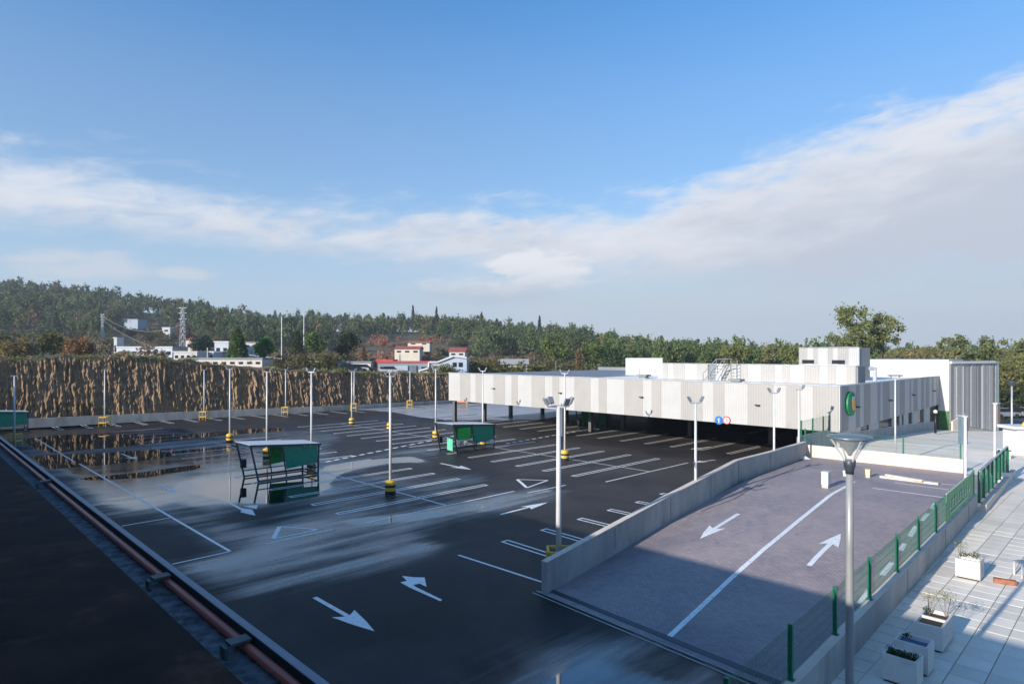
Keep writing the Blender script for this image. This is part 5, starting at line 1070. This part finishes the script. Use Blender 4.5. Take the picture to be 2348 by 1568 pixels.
while len(scrub) < 900 and tries < 9000:
    tries += 1; px = random.uniform(-80, 1450); Y = random.uniform(112, 330); z_ = Tz(px, Y); py = HYP + (CAMZ - z_) * FPX / Y; X = (px - CXP) * Y / FPX
    if 250 < px < 620 and 118 < Y < 215: continue
    if 850 < px < 1090 and 112 < Y < 190: continue
    if Y < 170 and random.random() < .45: continue
    col = random.choice(BR + [(.10, .10, .035), (.12, .11, .04), (.07, .08, .03)]) if not (820 < px < 1000 and Y > 150) else random.choice([(.34, .16, .10), (.28, .17, .11)])
    if px > 1000 and Y < 170: col = random.choice([(.13, .12, .035), (.10, .10, .035)])
    h = random.uniform(1.4, 3.8); scrub.append((X, Y, z_ - .1, h, h * .65, 'bush', col))
for p in crest_pts[::2]:
    if random.random() < .55:
        h = random.choice((.15, .2, .3, .4, .7)); q = Vector(p); q2 = q + Vector((q.x, q.y, 0)).normalized() * random.uniform(.1, 2.2); scrub.append((q2.x, q2.y, q2.z - .08, h, h * 1.1, 'bush', random.choice([(.34, .30, .14), (.26, .26, .10), (.30, .21, .12), (.22, .23, .09)])))
o = stuff(forest('hillside_scrub', scrub, 260, .11)); tag(o, 'brown and olive scrub between the rock face and the wooded hills', 'scrub')
def tree(label, px, ytop, ybase, Y, width, kind, col, n=700, s=.55, grp='trees standing out against the wooded hill', trunk=True, name='tree', bump=None):
    zb = CAMZ + (HYP - ybase) * Y / FPX; zt_ = CAMZ + (HYP - ytop) * Y / FPX; X = (px - CXP) * Y / FPX; h = zt_ - zb; r = width * Y / FPX / 2; t = thing(name, label, 'tree' if kind != 'bush' else 'bush', (X, Y, zb), grp); rng = np.random.default_rng(int(px)); n = int(n * 2.8); s *= .56; tri, br = tree_cloud(rng, h, r if kind != 'euc' else r * 1.15, kind, n, s)
    V_ = (tri.reshape(-1, 3) + np.array([X, Y, zb])); me = np_mesh('crown', V_, np.arange(len(V_)).reshape(-1, 3), [leaf], 3); cc = np.clip(np.array(col)[None] * br[:, None], 0, 1); cc = np.repeat(cc, 3, 0)
    at = me.color_attributes.new('tint', 'FLOAT_COLOR', 'POINT'); at.data.foreach_set('color', np.concatenate([cc, np.ones((len(cc), 1))], 1).astype(np.float32).ravel()); link('crown', me, t)
    if trunk:
        mb = MB(); b0 = Vector((X, Y, zb - .5)); top_ = Vector((X, Y, zb + h * .8)); mb.tube(b0, top_, r * .07 + .06, .04, 7)
        for k in range(6): 
            f = .35 + .09 * k; a = k * 2.4 + px; pp = b0.lerp(top_, f); mb.tube(pp, pp + Vector((math.cos(a) * r * .6, math.sin(a) * r * .6, h * .14)), .07, .03, 5)
        mb.build('trunk', bark, t)
    return t
PG = (.095, .15, .04); BG = (.05, .17, .028)
tree('conical pine above the low white shed left of the bright green tree', 545, 756, 838, 118, 52, 'conifer', PG, 900, .62)
tree('bright green rounded tree beside the conical pine', 607, 774, 838, 122, 46, 'round', BG, 900, .55)
tree('tall green pine behind the middle of the rock face', 722, 758, 828, 135, 52, 'round', PG, 900, .6)
tree('narrow dark pine just left of the tall green pine', 682, 760, 824, 150, 36, 'conifer', (.06, .085, .03), 700, .6)
tree('dark leafy tree above the parked cars', 797, 764, 832, 140, 62, 'round', (.035, .058, .022), 900, .6)
tree('slim orange cypress beside the dark leafy tree', 834, 792, 834, 130, 10, 'conifer', (.22, .12, .05), 300, .35)
tree('yellowish bushy tree left of the parked cars', 752, 808, 850, 116, 42, 'bush', (.15, .14, .05), 600, .4, name='bush')
tree('olive bush on the crest under the pines', 660, 830, 858, 100, 90, 'bush', (.11, .10, .04), 700, .35, trunk=False, name='bush')
tree('orange brown bush on the crest of the rock face at left', 183, 770, 822, 96, 62, 'bush', (.24, .135, .06), 800, .4, name='bush')
tree('yellow green tree left of the orange brown bush', 125, 762, 824, 112, 70, 'round', (.12, .12, .035), 700, .6)
tree('orange and yellow young tree at the far left', 42, 772, 824, 100, 66, 'bush', (.20, .155, .055), 700, .45, name='bush')
tree('pale green bushes at the left edge of the crest', 2, 765, 824, 106, 50, 'round', (.12, .14, .05), 500, .5)
tree('round dark tree halfway up the left hill', 160, 706, 746, 300, 46, 'round', (.018, .038, .016), 700, 1.1)
tree('bare greyish brown tree beside the lattice mast', 422, 735, 776, 220, 30, 'bush', (.19, .12, .085), 500, .6)
tree('pale green poplar on the left hillside', 127, 716, 768, 230, 26, 'conifer', (.12, .15, .06), 400, .8)
tree('dark clipped hedge block among the white buildings', 465, 768, 806, 170, 50, 'bush', (.018, .045, .022), 700, .6, trunk=False, name='hedge')
tree('bright olive green tree behind the left part of the shop roof', 1275, 765, 850, 150, 82, 'round', (.13, .175, .05), 1200, .6)
tree('second olive green tree behind the shop roof', 1362, 785, 852, 150, 72, 'round', (.13, .17, .05), 1000, .6)
tree('thin orange brown tree between the two olive green trees', 1327, 792, 852, 148, 16, 'bush', (.20, .13, .06), 300, .45)
tree('olive bush rising over the left end of the shop roof', 1100, 822, 870, 125, 110, 'bush', (.13, .12, .035), 900, .5, trunk=False, name='bush')
tree('yellow olive bush against the stepped white warehouse', 1018, 834, 868, 112, 66, 'bush', (.13, .12, .03), 600, .4, trunk=False, name='bush')
tree('tall rounded eucalyptus, left of the pair above the shop', 1950, 703, 850, 128, 96, 'euc', (.19, .215, .075), 2600, .62)
tree('second tall eucalyptus, right of the pair above the shop', 2026, 716, 852, 130, 84, 'euc', (.19, .21, .075), 2300, .62)
tree('airy eucalyptus behind the right end of the shop', 2186, 768, 860, 128, 64, 'euc', (.17, .195, .075), 1300, .6)
tree('eucalyptus clump near the right edge of the sky', 2262, 772, 870, 128, 66, 'euc', (.16, .185, .07), 1300, .6)
tree('eucalyptus at the right edge of the photo', 2328, 776, 880, 120, 74, 'euc', (.17, .185, .07), 1300, .6)
tree('reddish brown hedge behind the white end wall of the shop', 2100, 796, 880, 118, 170, 'bush', (.22, .18, .075), 1600, .6, trunk=False, name='hedge')
tree('large olive bush right of the ribbed facade', 2318, 815, 968, 104, 110, 'bush', (.18, .175, .06), 2200, .55, trunk=False, name='bush')
tree('dark green bush low at the right edge behind the parked cars', 2330, 880, 975, 100, 120, 'bush', (.05, .065, .025), 1800, .5, trunk=False, name='bush')
tree('yellow green tree behind the rooftop tower', 1810, 788, 850, 150, 60, 'round', (.17, .19, .06), 800, .6)
tree('yellow green tree behind the step ladder on the roof', 1690, 790, 850, 150, 80, 'round', (.18, .195, .06), 900, .6)
for i, (px, yt, Y) in enumerate(((947, 700, 330), (1001, 704, 330), (1237, 724, 280))):
    tree(('thin dark conifer breaking the skyline, left of two close together', 'thin dark conifer breaking the skyline, right of two close together', 'thin spindly tree on the skyline above the olive green trees')[i], px, yt, yt + 60, Y, 12, 'conifer', (.045, .06, .035), 160, .8)

# ------------------------------------------------------------------ houses and sheds on the far slope
def house(label, px0, px1, ytop, ybot, Y, wm, rm, nwin=3, gable=.0, depth=8, cat='building', wrow=1, name='far_building', roofcol=None):
    p0 = P(px0, ybot, Y); p1 = P(px1, ybot, Y); zt_ = CAMZ + (HYP - ytop) * Y / FPX; t = thing(name, label, cat, p0, 'buildings beyond the rock face'); zb = p0.z - 2.5; w_ = p1.x - p0.x; mb = MB()
    mb.hexa([(p0.x, Y, zb), (p1.x, Y, zb), (p1.x, Y + depth, zb), (p0.x, Y + depth, zb)], [(p0.x, Y, zt_), (p1.x, Y, zt_), (p1.x, Y + depth, zt_), (p0.x, Y + depth, zt_)]); mb.build('wall', wm, t); mb = MB(); e = .3
    if gable: 
        m = Y + depth / 2; a = [(p0.x - e, Y - e, zt_ + .01), (p1.x + e, Y - e, zt_ + .01), (p1.x + e, Y + depth + e, zt_ + .01), (p0.x - e, Y + depth + e, zt_ + .01)]; r0, r1 = (p0.x - e, m, zt_ + gable), (p1.x + e, m, zt_ + gable)
        mb.face([a[0], a[1], r1, r0]); mb.face([a[2], a[3], r0, r1]); mb.face([a[1], a[2], r1]); mb.face([a[3], a[0], r0]); mb.face(a[::-1])
    else: mb.hexa([(p0.x - .15, Y - .15, zt_ + .01), (p1.x + .15, Y - .15, zt_ + .01), (p1.x + .15, Y + depth, zt_ + .01), (p0.x - .15, Y + depth, zt_ + .01)], [(p0.x - .15, Y - .15, zt_ + .3), (p1.x + .15, Y - .15, zt_ + .3), (p1.x + .15, Y + depth, zt_ + .3), (p0.x - .15, Y + depth, zt_ + .3)])
    mb.build('roof', rm, t); hh = zt_ - p0.z
    for k in range(nwin):
        xx = p0.x + w_ * (k + .5) / nwin; mb = MB(); ww = min(1.6, w_ / nwin * .5); mb.box((xx, Y - .03, p0.z + hh * .5), (ww, .08, max(.4, hh * .32))); mb.build('window', glass_dark, t)
    return t
house('long low white factory hall with a small tower at its left end', 268, 395, 797, 822, 165, mat('factory_blue', (.50, .55, .62), .6), metal_g, 8)
house('slim white tower at the end of the long factory hall', 261, 268, 776, 822, 165, white_h, white_h, 1, depth=3, name='tower')
house('low white shed right of the factory hall', 398, 452, 808, 828, 150, white_h, cream, 4)
house('small cream house on the slope above the white sheds', 426, 441, 780, 804, 190, cream, red_roof, 1, 1.0)
house('tall grey white silo building beside the dark hedge', 492, 524, 785, 822, 160, mat('silo', (.42, .46, .50), .6), metal_g, 2)
house('white annex with a grey roof behind the conical pine', 560, 590, 786, 800, 170, white_h, roof_grey, 2)
house('long low cream shed on the crest under the conical pine', 425, 601, 824, 840, 112, mat('shed_cream', (.60, .55, .48), .7), roof_grey, 9, depth=5)
house('low white shed beside the silo building', 455, 490, 808, 826, 155, white_h, metal_g, 3)
house('tiny white house high on the left slope', 372, 390, 752, 764, 260, white_h, metal_g, 1)
house('grey blue greenhouse roof among the trees on the left hill', 284, 316, 733, 746, 300, sky_blue, sky_blue, 0)
house('wide grey warehouse with a red band along its roof', 866, 984, 832, 858, 118, mat('wh_blue', (.20, .24, .28), .6), brick_red, 5, depth=7)
house('grey workshop with white garage doors left of the red banded warehouse', 864, 900, 828, 850, 121, mat('wk_grey', (.22, .24, .26), .6), brick_red, 0, depth=5)
house('red roofed farmhouse on the reddish slope', 905, 962, 800, 812, 190, cream, red_roof, 3, .9)
house('distant long red roof higher on the reddish slope', 935, 985, 786, 791, 240, cream, red_roof, 2, .8)
house('pale flat canopy behind the parked cars', 775, 850, 832, 837, 118, white_h, roof_grey, 0, depth=5)
house('white cottage above the stepped warehouse', 1030, 1066, 806, 818, 150, white_h, red_roof, 2, 1.0)
house('pale stone barn just above the left of the shop roof', 1150, 1210, 836, 856, 135, mat('barn', (.40, .38, .36), .8), mat('barn_roof', (.38, .36, .33), .8), 2, 1.2)
# stepped white gabled warehouse
t = thing('stepped_warehouse', 'pale blue warehouse with a white stepped gable edge', 'building', P(960, 862, 115), 'buildings beyond the rock face'); Y = 115; mb = MB(); pr = [(960, 866), (960, 852), (985, 845), (985, 832), (1003, 832), (1040, 818), (1070, 822), (1070, 866)]; pts = [P(x, y, Y) for x, y in pr]; mb.hexa(pts, [p + Vector((0, 8, 0)) for p in pts]); mb.build('wall', mat('wh_pale', (.42, .48, .58), .6), t)
mb = MB()
for a0, a1 in zip(pts[1:6], pts[2:7]): mb.bar(a0 + Vector((0, -.1, .15)), a1 + Vector((0, -.1, .15)), .5, .3)
mb.build('gable_edge', white_wall, t)
for x in (1042, 1056): mb = MB(); mb.box(P(x, 836, Y - .05), (.7, .1, .8)); mb.build('window', glass_dark, t)
for (x0, x1, y0, y1, m_) in ((905, 935, 838, 850, sky_blue), (938, 955, 838, 855, mat('wh_dark', (.12, .14, .16), .6)), (870, 876, 846, 852, white_h), (880, 886, 846, 852, white_h), (890, 896, 846, 852, white_h)):
    p = P((x0 + x1) / 2, (y0 + y1) / 2, 117.8 if x0 > 900 else 117.8); w_ = (x1 - x0) * 117.8 / FPX; h = (y1 - y0) * 117.8 / FPX; mb = MB(); mb.box((p.x, p.y, p.z), (w_, .15, h)); mb.build('garage_door', m_, bpy.data.objects['far_building.010'] if 'far_building.010' in bpy.data.objects else t)
# lattice masts and their wires
def pylon(label, px, ytop, ybot, Y):
    b0 = P(px, ybot, Y); zt_ = CAMZ + (HYP - ytop) * Y / FPX; t = thing('lattice_mast', label, 'pylon', b0, 'lattice power masts'); h = zt_ - b0.z; w0, w1 = h * .055, h * .02; mb = MB(); lv = 7; cs = lambda f: [Vector((b0.x + sx * (w0 + (w1 - w0) * f), b0.y + sy * (w0 + (w1 - w0) * f), b0.z - 1 + (h + 1) * f)) for sx, sy in ((-1, -1), (1, -1), (1, 1), (-1, 1))]
    for k in range(lv):
        a0, a1 = cs(k / lv), cs((k + 1) / lv)
        for i in range(4): mb.bar(a0[i], a1[i], .16); mb.bar(a0[i], a1[(i + 1) % 4], .10)
    mb.build('tower', metal_g, t); mb = MB()
    for f in (.72, .86, .98): mb.bar((b0.x - h * .09, b0.y, b0.z + h * f), (b0.x + h * .09, b0.y, b0.z + h * f), .16)
    mb.build('cross_arm', metal_g, t); return b0, h
pA, hA = pylon('lattice power mast on the left hillside', 235, 720, 768, 240); pB, hB = pylon('taller lattice mast above the white sheds', 419, 704, 802, 210)
def wire(label, p, q, sag, r=.05):
    mb = MB(); n = 14; pt = [Vector(p).lerp(Vector(q), k / n) - UP * sag * 4 * (k / n) * (1 - k / n) for k in range(n + 1)]
    for a0, a1 in zip(pt, pt[1:]): mb.bar(a0, a1, r)
    o = mb.build('power_line', metal_g); tag(o, label, 'power line', 'overhead lines on the hill')
wire('upper wire leading left from the hillside mast', pA + UP * hA * .9, P(-60, 738, 200), 2); wire('lower wire leading left from the hillside mast', pA + UP * hA * .74, P(-60, 752, 190), 2)
wire('upper wire sagging between the two lattice masts', pA + UP * hA * .9, pB + UP * hB * .6, 4); wire('lower wire running from the hillside mast towards the silo', pA + UP * hA * .74, P(560, 800, 140), 5); wire('long wire crossing in front of the pines', P(560, 812, 130), P(1010, 828, 118), 1.0)
# utility poles
for i, (x, yt, yb, Y) in enumerate(((476, 797, 824, 140), (646, 726, 826, 150), (697, 722, 800, 170))):
    b0 = P(x, yb, Y); mb = MB(); mb.tube(b0 - UP, (b0.x, b0.y, CAMZ + (HYP - yt) * Y / FPX), .16, .1); o = mb.build('utility_pole', metal_g); tag(o, ('short pole between the white sheds', 'tall pale bare pole left of the tall green pine', 'tall pale pole behind the tall green pine')[i], 'pole', 'poles in front of the forest')

# ------------------------------------------------------------------ parked cars
def car(label, x, y, z0, ang, paint):
    t = thing('parked_car', label, 'car', (x, y, z0), 'parked cars'); ca, sa = math.cos(ang), math.sin(ang); c = lambda u, v, w_: Vector((x + ca * u - sa * v, y + sa * u + ca * v, z0 + w_))
    pr = [(-2.1, .3), (2.1, .3), (2.12, .62), (1.95, .78), (1.05, .88), (-1.75, .92), (-2.1, .85)]; mb = MB(); mb.hexa([c(u, -.85, w_) for u, w_ in pr], [c(u, .85, w_) for u, w_ in pr]); mb.build('body', paint, t)
    pc_ = [(-1.7, .90), (1.0, .88), (.35, 1.38), (-1.25, 1.4)]; mb = MB(); mb.hexa([c(u, -.75, w_) for u, w_ in pc_], [c(u, .75, w_) for u, w_ in pc_]); mb.build('window', glass_dark, t)
    mb = MB(); mb.hexa([c(-1.2, -.66, 1.405), c(.32, -.66, 1.385), c(.32, .66, 1.385), c(-1.2, .66, 1.405)], [c(-1.1, -.6, 1.45), c(.22, -.6, 1.44), c(.22, .6, 1.44), c(-1.1, .6, 1.45)]); mb.build('roof', paint, t)
    for u in (-1.3, 1.35):
        for v in (-.86, .86): mb = MB(); mb.tube(c(u, v - .1, .32), c(u, v + .1, .32), .32, n=14); mb.build('wheel', tyre, t)
    for v in (-.6, .6): mb = MB(); mb.box(c(2.06, v, .66), (.1, .35, .14), (ca, sa, 0)); mb.build('headlight', white_wall, t)
cp = {k: mat('car_' + k, v, .25, .3, var=.03) for k, v in dict(white=(.6, .6, .6), silver=(.32, .34, .37), dark=(.03, .035, .045), blue=(.04, .07, .14)).items()}
for (px, py, Y, a, k, lb) in ((800, 852, 110, .3, 'dark', 'dark parked car beyond the rock face, leftmost of a few'), (818, 853, 111, .2, 'white', 'white parked car beyond the rock face beside dark ones'), (838, 854, 112, .2, 'dark', 'dark parked car beyond the rock face next to the white one'), (898, 858, 111, .2, 'white', 'white car partly behind a floodlight pole in front of the warehouse')):
    p = P(px, py, Y); zz = Tz(px, Y); car(lb, p.x, p.y, min(p.z, zz + .15) if abs(p.z - zz) < 2 else zz + .12, a, cp[k])
for (px, Y, a, k, lb) in ((2300, 92, .15, 'silver', 'silver grey parked car in the shade right of the ribbed facade'), (2332, 93, .15, 'dark', 'dark parked car in the shade behind the slim street lamp'), (2362, 93, .15, 'silver', 'second silver parked car at the right edge of the photo')):
    x = (px - CXP) * Y / FPX; car(lb, x, Y, pz(x * B.x + Y * B.y) + .01, a, cp[k])

# ------------------------------------------------------------------ thin air between here and the hills
hm = bpy.data.materials.new('haze'); hm.use_nodes = True; nt = hm.node_tree; nt.nodes.remove(nt.nodes['Principled BSDF']); pv = nt.nodes.new('ShaderNodeVolumePrincipled'); pv.inputs['Density'].default_value = .00032; pv.inputs['Color'].default_value = (.80, .88, 1, 1); pv.inputs['Anisotropy'].default_value = .2
nt.links.new(pv.outputs[0], nt.nodes['Material Output'].inputs['Volume'])
mb = MB(); mb.hexa([(-1550, -1550, -3.2), (1550, -1550, -3.2), (1550, 1550, -3.2), (-1550, 1550, -3.2)], [(-1550, -1550, 95), (1550, -1550, 95), (1550, 1550, 95), (-1550, 1550, 95)]); hz = stuff(mb.build('haze', hm)); tag(hz, 'thin pale haze in the air before the distant wooded hills', 'haze')
